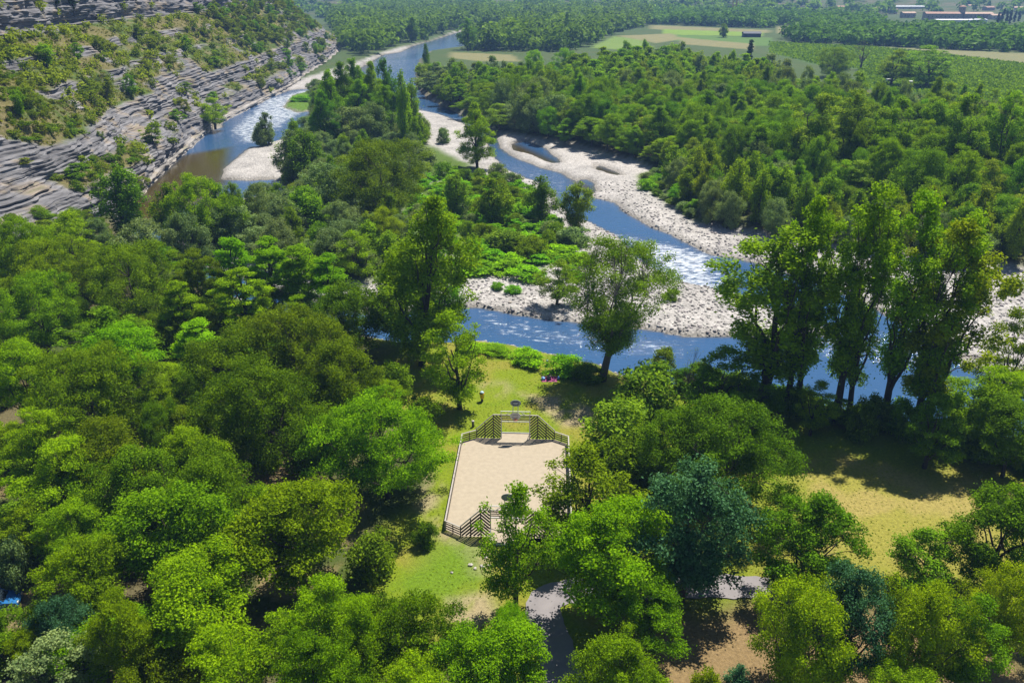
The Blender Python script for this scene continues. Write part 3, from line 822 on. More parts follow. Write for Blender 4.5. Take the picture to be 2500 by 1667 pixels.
# ------------------------------------------------------------------ trees one can point at: (crown top x, y in the photo, height m, crown width px, prototype, leaf, name, label)
TT = [
 (72, 669, 12, 210, 'locust', 'locust', 'locust_tree', 'wide bright green locust tree cut by the left edge at mid height'),
 (100, 585, 12, 200, 'locust', 'locust', 'locust_tree', 'yellow-green locust tree behind the wide one at the left edge'),
 (20, 530, 13, 170, 'locust', 'locust', 'locust_tree', 'bright locust tree at the left edge just below the grey cliff'),
 (150, 520, 12, 150, 'ash', 'locust', 'ash_tree', 'light green ash below the left end of the cliff strata'),
 (295, 600, 13, 240, 'oak', 'oak', 'oak_tree', 'dark olive oak between the left locusts and the lime green box elders'),
 (460, 605, 12, 110, 'locust', 'oak', 'locust_tree', 'narrow olive locust just left of the lime green box elders'),
 (540, 575, 13, 105, 'boxelder', 'boxelder', 'box_elder', 'lime green box elder, leftmost of the back row of three'),
 (636, 578, 13, 125, 'boxelder', 'boxelder', 'box_elder', 'lime green box elder, middle of the back row of three'),
 (725, 590, 13, 125, 'boxelder', 'boxelder', 'box_elder', 'lime green box elder, rightmost of the back row of three'),
 (590, 655, 12, 135, 'boxelder', 'boxelder', 'box_elder', 'lime green box elder in front of the row of three'),
 (440, 685, 11, 100, 'boxelder', 'boxelder', 'box_elder', 'slender lime green box elder standing apart on the left'),
 (480, 780, 8, 130, 'boxelder', 'boxelder', 'box_elder', 'low lime green box elder below the slender one'),
 (800, 620, 12, 115, 'boxelder', 'boxelder', 'box_elder', 'lime green box elder beside the big central poplar'),
 (850, 690, 11, 190, 'oak', 'oak', 'oak_tree', 'olive oak right of the lime green box elders'),
 (240, 745, 11, 190, 'ash', 'greenmaple', 'walnut_tree', 'light green walnut tree in front of the dark olive oak'),
 (265, 800, 11, 210, 'locust', 'boxelder', 'locust_tree', 'vivid green locust tree above the small sunlit clearing'),
 (35, 835, 11, 170, 'locust', 'locust', 'locust_tree', 'green locust at the left edge beside the large olive oak'),
 (190, 855, 12, 280, 'oak', 'oak', 'oak_tree', 'large olive oak left of the small sunlit clearing'),
 (690, 758, 12, 270, 'oak', 'oak', 'oak_tree', 'big domed olive oak at the back of the oak group'),
 (545, 815, 11, 220, 'oak', 'oak', 'oak_tree', 'rounded olive oak right of the small sunlit clearing'),
 (815, 835, 11, 190, 'oak', 'oak', 'oak_tree', 'olive oak at the right side of the oak group'),
 (640, 900, 12, 330, 'oak', 'oak', 'oak_tree', 'largest olive oak with a dense dome in the middle of the left wood'),
 (380, 980, 8, 110, 'oak', 'greenmaple', 'young_oak', 'small green tree directly below the sunlit clearing'),
 (60, 1000, 10, 150, 'locust', 'locust', 'locust_tree', 'bright locust at the left edge below the large olive oak'),
 (260, 1040, 10, 230, 'oak', 'oak', 'oak_tree', 'brownish olive oak below the large olive oak'),
 (460, 1050, 9, 170, 'locust', 'locust', 'locust_tree', 'green locust between the small tree and the largest oak'),
 (930, 980, 11, 330, 'locust', 'locust', 'locust_tree', 'broad bright locust leaning over the left fence of the sand court'),
 (790, 1010, 8, 130, 'locust', 'locust', 'locust_tree', 'smaller locust at the left flank of the broad one by the court'),
 (120, 1085, 10, 220, 'locust', 'locust', 'locust_tree', 'feathery locust near the left edge above the dark oak pair'),
 (310, 1100, 10, 220, 'oak', 'greenmaple', 'oak_tree', 'dark green oak, left of the pair in the lower left wood'),
 (515, 1105, 10, 230, 'oak', 'oak', 'oak_tree', 'olive oak, right of the pair in the lower left wood'),
 (415, 1185, 10, 290, 'locust', 'locust', 'locust_tree', 'large spreading locust below the dark oak pair'),
 (710, 1180, 11, 300, 'locust', 'locust', 'locust_tree', 'large spreading locust beside the pale dirt strip'),
 (165, 1245, 8, 180, 'locust', 'locust', 'locust_tree', 'low locust below the feathery locust near the left edge'),
 (165, 1335, 9, 210, 'locust', 'locust', 'locust_tree', 'bright locust right of the silver bush and the blue car'),
 (455, 1360, 10, 290, 'locust', 'locust', 'locust_tree', 'broad locust with a dark bare trunk at the bottom left'),
 (805, 1430, 9, 200, 'locust', 'locust', 'locust_tree', 'locust left of the dark round bush at the bottom'),
 (150, 1455, 7, 140, 'oak', 'maple', 'young_oak', 'dark bluish green tree near the blue car'),
 (55, 1540, 5, 120, 'locust', 'locust', 'locust_tree', 'locust in front of the blue car at the bottom left corner'),
 (100, 1550, 7, 230, 'ash', 'willow', 'grey_ash', 'grey-green bushy tree in the bottom left corner'),
 (285, 1455, 9, 170, 'locust', 'locust', 'locust_tree', 'locust between the blue car and the dark bare trunk'),
 (570, 1520, 9, 250, 'locust', 'locust', 'locust_tree', 'locust right of the dark bare trunk at the bottom edge'),
 (755, 1550, 9, 200, 'locust', 'locust', 'locust_tree', 'yellowish locust at the bottom edge left of centre'),
 (890, 1465, 9, 180, 'oak', 'locust', 'locust_tree', 'rounded green tree below the dark round bush'),
 (1005, 1460, 9, 210, 'oak', 'oak', 'oak_tree', 'dark olive tree left of the dirt patch at the bottom'),
 (1240, 1480, 6, 95, 'oak', 'boxelder', 'young_tree', 'small vivid green tree left of the asphalt lane'),
 (1190, 1535, 8, 250, 'locust', 'locust', 'locust_tree', 'bright locust at the bottom centre in front of the asphalt lane'),
 (1000, 1590, 8, 200, 'locust', 'locust', 'locust_tree', 'locust at the bottom edge between the dirt patch and left wood'),
 (1455, 1085, 11, 240, 'ash', 'oak', 'dark_locust', 'dark olive tree hiding the right side of the sand court'),
 (1490, 1235, 11, 300, 'locust', 'boxelder', 'locust_tree', 'large vivid green locust right of the asphalt lane'),
 (1600, 1400, 7, 190, 'locust', 'locust', 'locust_tree', 'low locust boughs between the lane and the blue-green maple'),
 (1525, 1580, 7, 220, 'oak', 'locust', 'oak_tree', 'rounded green tree at the bottom edge right of the lane'),
 (1700, 1118, 14, 310, 'maple', 'maple', 'maple_tree', 'large blue-green maple with a forked trunk right of the court'),
 (1790, 995, 11, 330, 'oak', 'greenmaple', 'evergreen_oak', 'dense dark green dome behind the blue-green maple'),
 (1650, 1010, 9, 200, 'oak', 'greenmaple', 'evergreen_oak', 'rounded green tree left of the dense dark dome'),
 (1985, 1215, 10, 250, 'maple', 'greenmaple', 'maple_tree', 'green maple at the edge of the dry meadow'),
 (2110, 1375, 11, 220, 'maple', 'maple', 'maple_tree', 'bluish maple between the two yellow-green ash trees'),
 (1960, 1420, 10, 230, 'oak', 'yellow', 'ash_tree', 'yellow-green ash left of the bluish maple at bottom right'),
 (2290, 1420, 10, 220, 'oak', 'yellow', 'ash_tree', 'yellow-green ash right of the bluish maple at bottom right'),
 (2400, 1450, 9, 170, 'ash', 'greenmaple', 'maple_tree', 'green tree right of the yellow-green ash pair'),
 (2490, 1185, 11, 260, 'maple', 'greenmaple', 'maple_tree', 'dark green maple cut by the right edge beside the dry meadow'),
 (2285, 1295, 6.5, 180, 'ash', 'greenmaple', 'young_maple', 'open-branched young maple in the dry meadow'),
 (2500, 1390, 9, 170, 'oak', 'yellow', 'ash_tree', 'olive ash cut by the right edge at the bottom'),
 (2200, 1625, 6, 190, 'oak', 'yellow', 'ash_tree', 'low yellow-green tree at the bottom edge below the bluish maple'),
 (1730, 1632, 3, 70, 'shrub', 'yellow', 'yellow_bush', 'small yellow-green bush at the bottom edge'),
 (1805, 1622, 3.4, 60, 'young', 'maple', 'young_tree', 'tiny bluish tree at the bottom edge beside the yellow-green bush'),
 (1115, 755, 13, 160, 'ash', 'locust', 'ash_tree', 'slender light green ash standing on the lawn left of the willow'),
 (1362, 632, 8, 100, 'ash', 'olivewillow', 'small_willow', 'small grey-green willow on the cobbles left of the big willow'),
 (2430, 895, 10, 220, 'locust', 'locust', 'locust_tree', 'green locust on the bank right of the poplar row'),
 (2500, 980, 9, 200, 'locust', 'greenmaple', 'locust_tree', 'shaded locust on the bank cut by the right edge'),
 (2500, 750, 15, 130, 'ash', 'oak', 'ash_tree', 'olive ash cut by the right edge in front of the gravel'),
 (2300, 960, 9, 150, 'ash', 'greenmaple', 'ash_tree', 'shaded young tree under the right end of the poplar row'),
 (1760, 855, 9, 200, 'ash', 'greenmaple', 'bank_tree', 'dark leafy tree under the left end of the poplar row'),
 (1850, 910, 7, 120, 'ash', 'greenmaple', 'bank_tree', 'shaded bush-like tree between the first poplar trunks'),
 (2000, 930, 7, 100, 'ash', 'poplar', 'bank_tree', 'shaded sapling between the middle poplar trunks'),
 (270, 400, 15, 110, 'young', 'greenmaple', 'poplar_tree', 'dark green conical tree at the foot of the cliff'),
 (455, 420, 16, 135, 'maple', 'locust', 'maple_tree', 'bright green tree in front of the brown river pool'),
 (400, 450, 13, 80, 'young', 'locust', 'young_poplar', 'narrow bright tree left of the brown river pool'),
 (610, 450, 11, 80, 'willow', 'willow', 'willow_tree', 'grey-green willow right of the brown river pool'),
 (545, 475, 11, 110, 'willow', 'locust', 'willow_tree', 'yellow-green willow below the brown river pool'),
 (560, 500, 9, 120, 'willow', 'willow', 'willow_tree', 'pale silvery willow below the brown river pool'),
 (340, 535, 9, 130, 'willow', 'willow', 'willow_tree', 'pale silvery willow at the hidden bend of the river'),
 (230, 535, 7, 80, 'willow', 'willow', 'blue_willow', 'small blue-grey willow below the cliff strata'),
 (705, 318, 13, 75, 'young', 'willow', 'young_poplar', 'grey-green poplar at the left tip of the gravel spit'),
 (738, 318, 14, 85, 'young', 'greenmaple', 'young_poplar', 'dark young poplar beside the gravel spit'),
 (648, 275, 10, 48, 'young', 'willow', 'willow_tree', 'lone grey-green willow standing in the left river arm'),
 (632, 308, 6, 50, 'shrub', 'willow', 'willow_bush', 'round willow bush beside the lone willow in the left arm'),
 (515, 238, 11, 75, 'ash', 'locust', 'poplar_tree', 'bright green tree on the rock at the foot of the cliff'),
 (690, 480, 9, 110, 'willow', 'willow', 'willow_tree', 'silvery willow on the left part of the island'),
 (740, 455, 10, 110, 'young', 'poplar', 'poplar_tree', 'green poplar on the island below the gravel spit'),
 (800, 400, 12, 120, 'willow', 'willow', 'willow_tree', 'grey-green willow left of the large olive tree on the island'),
 (925, 345, 17, 235, 'oak', 'oak', 'oak_tree', 'large olive tree with yellow-green crown on the island'),
 (935, 505, 9, 90, 'oak', 'yellow', 'yellow_tree', 'yellow-green tree below the large olive tree on the island'),
 (870, 560, 9, 110, 'ash', 'locust', 'ash_tree', 'light green tree left of the big central poplar'),
 (800, 555, 8, 100, 'willow', 'willow', 'willow_tree', 'silvery willow behind the lime green box elders'),
 (670, 540, 9, 110, 'willow', 'willow', 'willow_tree', 'soft grey willow behind the left box elders'),
 (440, 520, 10, 110, 'willow', 'willow', 'willow_tree', 'grey-green willow left of the pale silvery ones'),
 (840, 262, 13, 120, 'willow', 'willow', 'willow_tree', 'silver-grey willow at the foot of the island poplars, left'),
 (905, 250, 14, 100, 'willow', 'willow', 'willow_tree', 'silver-grey willow at the foot of the island poplars, right'),
 (1002, 268, 8, 60, 'young', 'knot', 'young_poplar', 'bright green sapling at the right foot of the island poplars'),
 (1140, 44, 22, 44, 'ash', 'greenmaple', 'poplar_tree', 'tall dark poplar standing alone at the far river bend'),
 (1002, 40, 20, 34, 'ovate', 'greenmaple', 'poplar_tree', 'dark rounded poplar on the far left bank of the river'),
 (1042, 108, 17, 24, 'young', 'greenmaple', 'poplar_tree', 'narrow dark poplar on the right bank where the river narrows'),
 (1380, 118, 15, 50, 'oak', 'boxelder', 'poplar_tree', 'pale yellow-green tree beside the straw-coloured strip'),
 (1300, 122, 15, 44, 'oak', 'boxelder', 'poplar_tree', 'bright green round tree below the straw-coloured strip'),
 (2280, 112, 19, 120, 'ash', 'poplar', 'poplar_tree', 'forked tall poplar standing before the vineyard'),
 (2190, 120, 17, 85, 'ash', 'poplar', 'poplar_tree', 'poplar left of the forked tall one before the vineyard'),
 (2112, 98, 16, 62, 'bare', 'scrub', 'dead_poplar', 'half-dead purplish poplar with bare twigs before the vineyard'),
 (2044, 116, 15, 90, 'oak', 'olivewillow', 'willow_tree', 'rounded olive willow left of the half-dead poplar'),
 (1832, 98, 17, 24, 'cypress', 'dark', 'cypress_tree', 'dark narrow cypress at the far edge of the right forest'),
 (1770, 57, 12, 24, 'young', 'poplar', 'poplar_tree', 'single small poplar in the light green far field'),
 (2010, 222, 24, 150, 'tall', 'olivewillow', 'poplar_tree', 'tall olive poplar, left of the high group in the right forest'),
 (2095, 218, 24, 140, 'tall', 'olivewillow', 'poplar_tree', 'tall olive poplar, middle of the high group in the right forest'),
 (2190, 238, 22, 130, 'tall', 'poplar', 'poplar_tree', 'tall poplar, right of the high group in the right forest'),
 (2395, 222, 25, 150, 'tall', 'poplar', 'poplar_tree', 'tall dark poplar near the right edge of the forest'),
 (2490, 222, 25, 140, 'tall', 'poplar', 'poplar_tree', 'tall dark poplar cut by the right edge of the forest'),
 (2300, 240, 20, 120, 'maple', 'poplar', 'poplar_tree', 'rounded poplar left of the tall dark forest pair'),
 (1930, 205, 17, 100, 'maple', 'poplar', 'poplar_tree', 'rounded light-crowned tree left of the high forest group'),
 (1730, 170, 16, 80, 'tall', 'poplar', 'poplar_tree', 'open-crowned poplar with dark limbs at the upper left of the forest'),
 (1770, 200, 16, 80, 'tall', 'willow', 'poplar_tree', 'grey open-crowned poplar with leaning limbs in the forest'),
]
for px, py, h, wpx, kind, leaf, name, label in TT:
    top_tree(px, py, h, wpx, kind, leaf, name, label, 'bush' if 'bush' in name else 'tree')
# trees whose foot shows: (foot x, y, top y, crown width px, ...)
BT = [
 (1030, 893, 480, 235, 'ovate', 'poplar', 'poplar_tree', 'biggest central poplar with a dark trunk beside the shaded lawn'),
 (985, 838, 590, 180, 'ovate', 'poplar', 'poplar_tree', 'dark poplar left of the biggest central poplar'),
 (1085, 820, 545, 110, 'ash', 'knot', 'poplar_tree', 'bright green poplar flank right behind the biggest central poplar'),
 (1258, 1487, 1168, 185, 'ash', 'poplar', 'poplar_tree', 'slim open poplar standing in front of the near goal'),
 (1856, 1000, 545, 345, 'tall', 'poplar', 'poplar_tree', 'wide-crowned poplar, leftmost of the riverside row'),
 (1919, 1008, 480, 190, 'tall', 'poplar', 'poplar_tree', 'second poplar from the left in the riverside row'),
 (1943, 1014, 510, 185, 'tall', 'poplar', 'poplar_tree', 'third poplar from the left in the riverside row'),
 (2037, 1030, 455, 225, 'tall', 'poplar', 'poplar_tree', 'thick-trunked fourth poplar of the riverside row'),
 (2069, 1033, 520, 170, 'tall', 'poplar', 'poplar_tree', 'thin slanting fifth poplar of the riverside row'),
 (2152, 1044, 455, 225, 'tall', 'poplar', 'poplar_tree', 'slanting forked sixth poplar of the riverside row'),
 (2228, 1058, 520, 225, 'tall', 'poplar', 'poplar_tree', 'seventh poplar of the riverside row, leafy down to its foot'),
 (2257, 1062, 535, 265, 'tall', 'yellow', 'poplar_tree', 'yellow-green rightmost poplar of the riverside row'),
 (1672, 985, 845, 60, 'bare', 'scrub', 'bare_tree', 'small bare grey tree at the water left of the poplar row'),
 (1165, 412, 250, 100, 'ovate', 'poplar', 'poplar_tree', 'lone poplar at the upper right of the island'),
 (1115, 538, 422, 70, 'young', 'olivewillow', 'young_poplar', 'thin olive sapling among the knotweed'),
 (1203, 552, 436, 88, 'young', 'poplar', 'young_poplar', 'young green poplar in the middle of the knotweed'),
 (1322, 546, 430, 72, 'young', 'greenmaple', 'young_poplar', 'dark young poplar, left of the pair at the water'),
 (1405, 558, 443, 80, 'young', 'yellow', 'young_poplar', 'yellow-green young poplar, right of the pair at the water'),
]
for px, py, pt, wpx, kind, leaf, name, label in BT:
    base_tree(px, py, pt, wpx, kind, leaf, name, label)
solo = base_tree(1470, 930, 585, 330, 'solo', 'olivewillow', 'willow_tree', 'big open-crowned willow leaning over the river beside the lawn', rz=0.2)
# tall poplars crowding the head of the island
for i, (px, py, wpx, lab) in enumerate([(800, 165, 80, 'far left of the dense clump'), (840, 150, 80, 'second from the left of the dense clump'), (867, 137, 70, 'tallest pointed one of the dense clump'),
        (905, 150, 75, 'middle of the dense clump'), (939, 143, 56, 'slender one right of the middle'), (983, 172, 40, 'thin spire near the right end'), (1000, 193, 44, 'thin dark spire at the right end'),
        (785, 215, 80, 'low dark one at the left side'), (870, 195, 90, 'broad one in front of the clump'), (930, 205, 80, 'front right one with a light crown')]):
    top_tree(px, py, 24 if py < 180 else 19, wpx, 'ovate' if wpx > 60 else 'young', ('poplar', 'greenmaple', 'locust')[i % 3], 'poplar_tree', 'island head poplar, ' + lab, 'tree', 'poplars at the head of the island')
# shrubs one can point at
SH = [
 (905, 1305, 4.5, 140, 'bush', 'round_bush', 'round dark bush on the lawn at bottom centre-left'),
 (1040, 1275, 2.6, 60, 'bush', 'small_bush', 'small bush at the near left of the court'),
 (950, 885, 5.0, 100, 'bush', 'grey_bush', 'greyish bush at the shaded lawn edge below the central poplar'),
 (1030, 970, 4.5, 110, 'oak', 'olive_bush', 'olive bush left behind the far goal'),
 (1580, 895, 6.0, 190, 'bush', 'bank_bush', 'tall bush right of the big willow on the bank'),
 (1500, 985, 5.5, 180, 'olivewillow', 'olive_bush', 'olive bush right behind the sand court'),
 (1560, 1060, 5.0, 170, 'oak', 'olive_bush', 'dark olive bush between court and evergreen dome'),
 (1286, 856, 1.8, 95, 'knot', 'bank_bush', 'bright green bush on the bank at the top of the lawn'),
 (1210, 846, 1.0, 80, 'knot', 'bank_bush', 'low bright bush left along the top of the lawn'),
 (1150, 842, 1.0, 90, 'knot', 'bank_bush', 'lowest bright bush at the left end of the lawn bank'),
 (1385, 872, 2.4, 110, 'knot', 'bank_bush', 'bright bush on the bank left of the willow trunk'),
 (1440, 892, 2.2, 90, 'bush', 'bank_bush', 'dark bush at the foot of the willow'),
 (1037, 362, 5.0, 70, 'willow', 'willow_bush', 'round grey willow bush right of the large olive island tree'),
 (1085, 396, 4.5, 62, 'bush', 'willow_bush', 'round brownish bush below the grey willow bush'),
 (1217, 398, 4.0, 50, 'willow', 'willow_bush', 'round willow bush right of the lone poplar, upper'),
 (1252, 422, 4.0, 58, 'willow', 'willow_bush', 'round willow bush right of the lone poplar, lower'),
 (1082, 312, 5.0, 38, 'willow', 'willow_bush', 'thin willow bush on the gravel above the lone poplar'),
 (1345, 538, 3.6, 62, 'willow', 'willow_bush', 'round bush between the young poplar pair'),
 (1402, 555, 4.0, 86, 'willow', 'willow_bush', 'dark round willow bush at the bottom of the young poplar pair'),
 (1235, 562, 4.0, 120, 'olivewillow', 'willow_bush', 'broad olive bush in the middle of the knotweed'),
 (1298, 575, 4.0, 90, 'oak', 'willow_bush', 'yellow-green bush right of the broad olive bush'),
 (2474, 682, 2.2, 56, 'bush', 'gravel_bush', 'round bush alone on the gravel at the right edge'),
 (1640, 705, 2.0, 44, 'olivewillow', 'gravel_bush', 'small olive bush on the cobbles left of the poplar row'),
 (1250, 697, 1.3, 44, 'knot', 'gravel_bush', 'grassy tuft on the cobbles, right one'),
 (1215, 690, 1.2, 36, 'knot', 'gravel_bush', 'grassy tuft on the cobbles, left one'),
 (1620, 850, 3.0, 70, 'bush', 'bank_bush', 'low bush at the water between willow and poplars'),
 (2110, 985, 4.5, 90, 'bush', 'bank_bush', 'leafy bush between the fifth and sixth poplar'),
 (2390, 1010, 5.0, 150, 'bush', 'bank_bush', 'shaded bush on the bank right of the poplars'),
 (12, 1322, 5.0, 95, 'willow', 'silver_bush', 'silver-leaved bush at the left edge above the blue car'),
 (730, 235, 2.0, 60, 'knot', 'islet_bush', 'bright reeds on the islet in the left arm, left clump'),
 (765, 228, 2.0, 50, 'knot', 'islet_bush', 'bright reeds on the islet in the left arm, right clump'),
]
for px, py, h, wpx, leaf, name, label in SH:
    top_tree(px, py, h, wpx, 'shrub', leaf, name, label, 'bush')
ur = np.random.default_rng(19)
for i, px in enumerate(np.linspace(1650, 2560, 30)):
    py = np.interp(px, [1633, 1760, 1920, 2037, 2230, 2400, 2600], [948, 978, 1013, 1036, 1068, 1116, 1182]) - 4 + ur.uniform(-6, 8)
    x, y = P(px + ur.uniform(-10, 10), py)
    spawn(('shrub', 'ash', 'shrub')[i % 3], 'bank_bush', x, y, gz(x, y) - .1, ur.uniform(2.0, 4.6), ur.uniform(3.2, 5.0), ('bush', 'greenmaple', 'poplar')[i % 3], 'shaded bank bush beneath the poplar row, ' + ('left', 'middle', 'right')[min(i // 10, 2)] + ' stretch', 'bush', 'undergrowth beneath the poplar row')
# knotweed clumps on the island
KN = [(1190, 636, 130), (1285, 652, 110), (1240, 640, 80), (1380, 605, 120), (1350, 600, 90), (1170, 600, 110), (1140, 640, 110), (1420, 620, 80), (1400, 650, 60)]
rng = np.random.default_rng(77)
KNP = poly([(1010, 440), (1090, 420), (1180, 440), (1300, 470), (1335, 540), (1420, 590), (1380, 640), (1300, 655), (1140, 665), (1090, 600), (1030, 560), (980, 500)], -.8)
def scatter(pg, step, seed, jit=.38):
    r = np.random.default_rng(seed)
    x0, y0 = pg.min(0); x1, y1 = pg.max(0)
    xs, ys = np.meshgrid(np.arange(x0, x1, step), np.arange(y0, y1, step * .87))
    xs = xs + (np.arange(xs.shape[0]) % 2)[:, None] * step / 2
    xs = xs + r.uniform(-jit, jit, xs.shape) * step
    ys = ys + r.uniform(-jit, jit, ys.shape) * step
    k = inside(xs.ravel(), ys.ravel(), pg)
    return np.stack([xs.ravel()[k], ys.ravel()[k]], 1)
def free(x, y, f=.30):
    for (a, b, c) in PLACED:
        if (a - x) ** 2 + (b - y) ** 2 < (c * f) ** 2: return False
    return True
NEAR = list(PLACED)
for px, py, wpx in KN:
    top_tree(px, py, 2.0, wpx, 'knot', 'knot', 'knotweed_clump', 'large bright knotweed clump beside the cobbles of the island', 'shrub', 'knotweed clumps on the island')
for x, y in scatter(KNP, 4.6, 3):
    if free(x, y, .33) and rng.random() < .24:
        spawn('shrub', 'island_bush', x, y, -.75, 2.2 + 2.2 * rng.random(), 3.4 + 2.2 * rng.random(), ('bush', 'olivewillow', 'willow', 'oak')[int(rng.random() * 4)], 'rounded bush among the island knotweed, ' + zone(x, y, KNP, (-.25, .16)), 'bush', 'bushes among the knotweed')
    elif free(x, y, .33):
        spawn('knot', 'knotweed_clump', x, y, -.75, 1.4 + 1.2 * rng.random(), 4.4 + 2 * rng.random(), 'knot', 'bright knotweed clump on the island, ' + zone(x, y, KNP, (-.25, .16)), 'shrub', 'knotweed clumps on the island')
# remaining island thicket
ISW = poly([(772, 225), (900, 215), (1000, 280), (1030, 340), (1060, 400), (1010, 470), (1000, 520), (1080, 610), (1080, 690), (1000, 700), (900, 688), (790, 686), (640, 646), (490, 605), (470, 560), (530, 525), (650, 500), (705, 455), (715, 400), (720, 345), (770, 312)], -.8)
k = 0
for x, y in scatter(ISW, 6.2, 4):
    if not free(x, y, .36): continue
    k += 1
    t = k % 5
    far_ = y > 210
    if t in (0, 3):
        spawn('willow', 'willow_tree', x, y, -.75, 5 + 3 * rng.random(), 6 + 2.5 * rng.random(), 'willow', 'silvery willow in the island thicket, ' + zone(x, y, ISW, (-.36, -.05)), 'tree', 'willows in the island thicket')
    elif t == 1:
        spawn('young', 'poplar_sapling', x, y, -.75, 6 + 5 * rng.random(), 4 + 2 * rng.random(), 'poplar', 'young green poplar in the island thicket, ' + zone(x, y, ISW, (-.36, -.05)), 'tree', 'saplings in the island thicket')
    else:
        spawn('shrub', 'thicket_bush', x, y, -.75, 2.5 + 2 * rng.random(), 5 + 2 * rng.random(), ('bush', 'locust', 'olivewillow')[k % 3], 'green bush in the island thicket, ' + zone(x, y, ISW, (-.36, -.05)), 'bush', 'bushes in the island thicket')
# poplars and willows along the gravel of the right bank
YP = poly([(1620, 410), (1690, 430), (1760, 480), (1900, 520), (2100, 560), (2500, 600), (2900, 620), (2900, 700), (2500, 645), (2350, 640), (2100, 605), (1900, 575), (1800, 553), (1740, 538), (1665, 500), (1640, 455)])
for i, (x, y) in enumerate(scatter(YP, 5.6, 8)):
    if not free(x, y, .3): continue
    if i % 4 == 3:
        spawn('willow', 'willow_tree', x, y, gz(x, y), 5 + 3 * rng.random(), 5.5 + 2 * rng.random(), 'willow', 'silvery willow on the right gravel bank, ' + zone(x, y, YP, (.17, .7)), 'tree', 'willows along the right bank')
    else:
        spawn('young', 'young_poplar', x, y, gz(x, y), 7 + 6 * rng.random(), 4.5 + 2 * rng.random(), ('locust', 'poplar', 'yellow')[i % 3], 'young upright poplar on the right gravel bank, ' + zone(x, y, YP, (.17, .7)), 'tree', 'young poplars along the right bank')
for i, (x, y) in enumerate(scatter(BANKVEG, 4.4, 9)):
    spawn('shrub', 'bank_bush', x, y, gz(x, y), 1.2 + 1.6 * rng.random(), 3 + 2 * rng.random(), ('willow', 'knot', 'bush')[i % 3], 'low bush spreading over the gravel edge of the right bank', 'bush', 'bushes on the right gravel edge')
# the forest on the right bank
FP = np.concatenate([poly([(1024, 205), (1053, 236), (1147, 282), (1212, 318), (1326, 336), (1456, 364), (1545, 383), (1622, 402), (1700, 432), (1780, 480), (1900, 515), (2100, 555), (2500, 600), (2900, 620)]),
                     poly([(2900, 240), (2500, 226), (2340, 226), (2180, 205), (2080, 180), (1990, 175), (1900, 145), (1760, 133), (1650, 113), (1560, 118), (1420, 133), (1330, 152), (1130, 152), (1040, 133)], 13)])
KINDS = [('locust', 'locust', 'bright feathery locust in the forest across the river', 'locusts in the right forest'), ('oak', 'forest', 'rounded green oak in the forest across the river', 'oaks in the right forest'),
         ('poplar', 'poplar', 'pointed poplar in the forest across the river', 'poplars in the right forest'), ('willow', 'willow', 'grey-green willow in the forest across the river', 'willows in the right forest'),
         ('ash', 'olivewillow', 'olive ash in the forest across the river', 'ashes in the right forest')]
pts = scatter(FP, 7.6, 12)
pts = pts[np.argsort(pts[:, 1])]
for i, (x, y) in enumerate(pts):
    if not free(x, y, .22): continue
    edge = -float(sdist(x, y, FP))
    g = fbm(np.array(x / 30), np.array(y / 30)) + .35 * rng.random()
    q = 0 if g < .60 else (1 if g < .72 else (4 if g < .80 else (2 if g < .90 else 3)))
    nm, leaf, lab, grp = KINDS[q]
    lab = lab + ', ' + zone(x, y, FP, (-.12, .68))
    h = (9 + 8.5 * rng.random()) * (1 if edge > 6 else .65) * (1.08 if q == 2 else 1)
    w_ = (7.0 + 5.5 * rng.random() ** 1.5) * (.92 if q == 2 else 1)
    if y < 340:
        kd = {0: 'locust', 1: 'oak', 2: 'ovate', 3: 'willow', 4: 'ash'}[q]
        spawn(kd, nm + '_tree', x, y, -.06, h, w_, leaf, lab, 'tree', grp)
    else:
        var = {0: 0, 1: (1, 4)[i % 2], 2: 3, 3: 2, 4: 5}[q]
        spawn('wood', nm + '_tree', x, y, -.06, h, w_, leaf, lab, 'tree', grp, var=var)
# left wood: fill between the named trees
LW = poly([(-250, 560), (160, 560), (330, 640), (480, 715), (700, 800), (880, 850), (930, 1000), (860, 1150), (760, 1250), (820, 1400), (900, 1560), (980, 1700), (900, 1900), (-500, 1900), (-500, 900)])
for i, (x, y) in enumerate(scatter(LW, 6.0, 15)):
    if not free(x, y, .42): continue
    if i % 3 == 0:
        spawn('shrub', 'understory_bush', x, y, -.06, 2 + 2 * rng.random(), 4 + 1.5 * rng.random(), 'bush', 'low shaded bush in the left wood, ' + zone(x, y, LW, (-.75, -.05)), 'bush', 'understory of the left wood')
    else:
        spawn(('locust', 'oak')[i % 2], ('locust_tree', 'oak_tree')[i % 2], x, y, -.06, 5.0 + 2 * rng.random(), 5 + 2 * rng.random(), ('locust', 'oak')[i % 2], ('lower locust filling a gap in the left wood, ', 'lower oak filling a gap in the left wood, ')[i % 2] + zone(x, y, LW, (-.75, -.05)), 'tree', 'gap trees of the left wood')

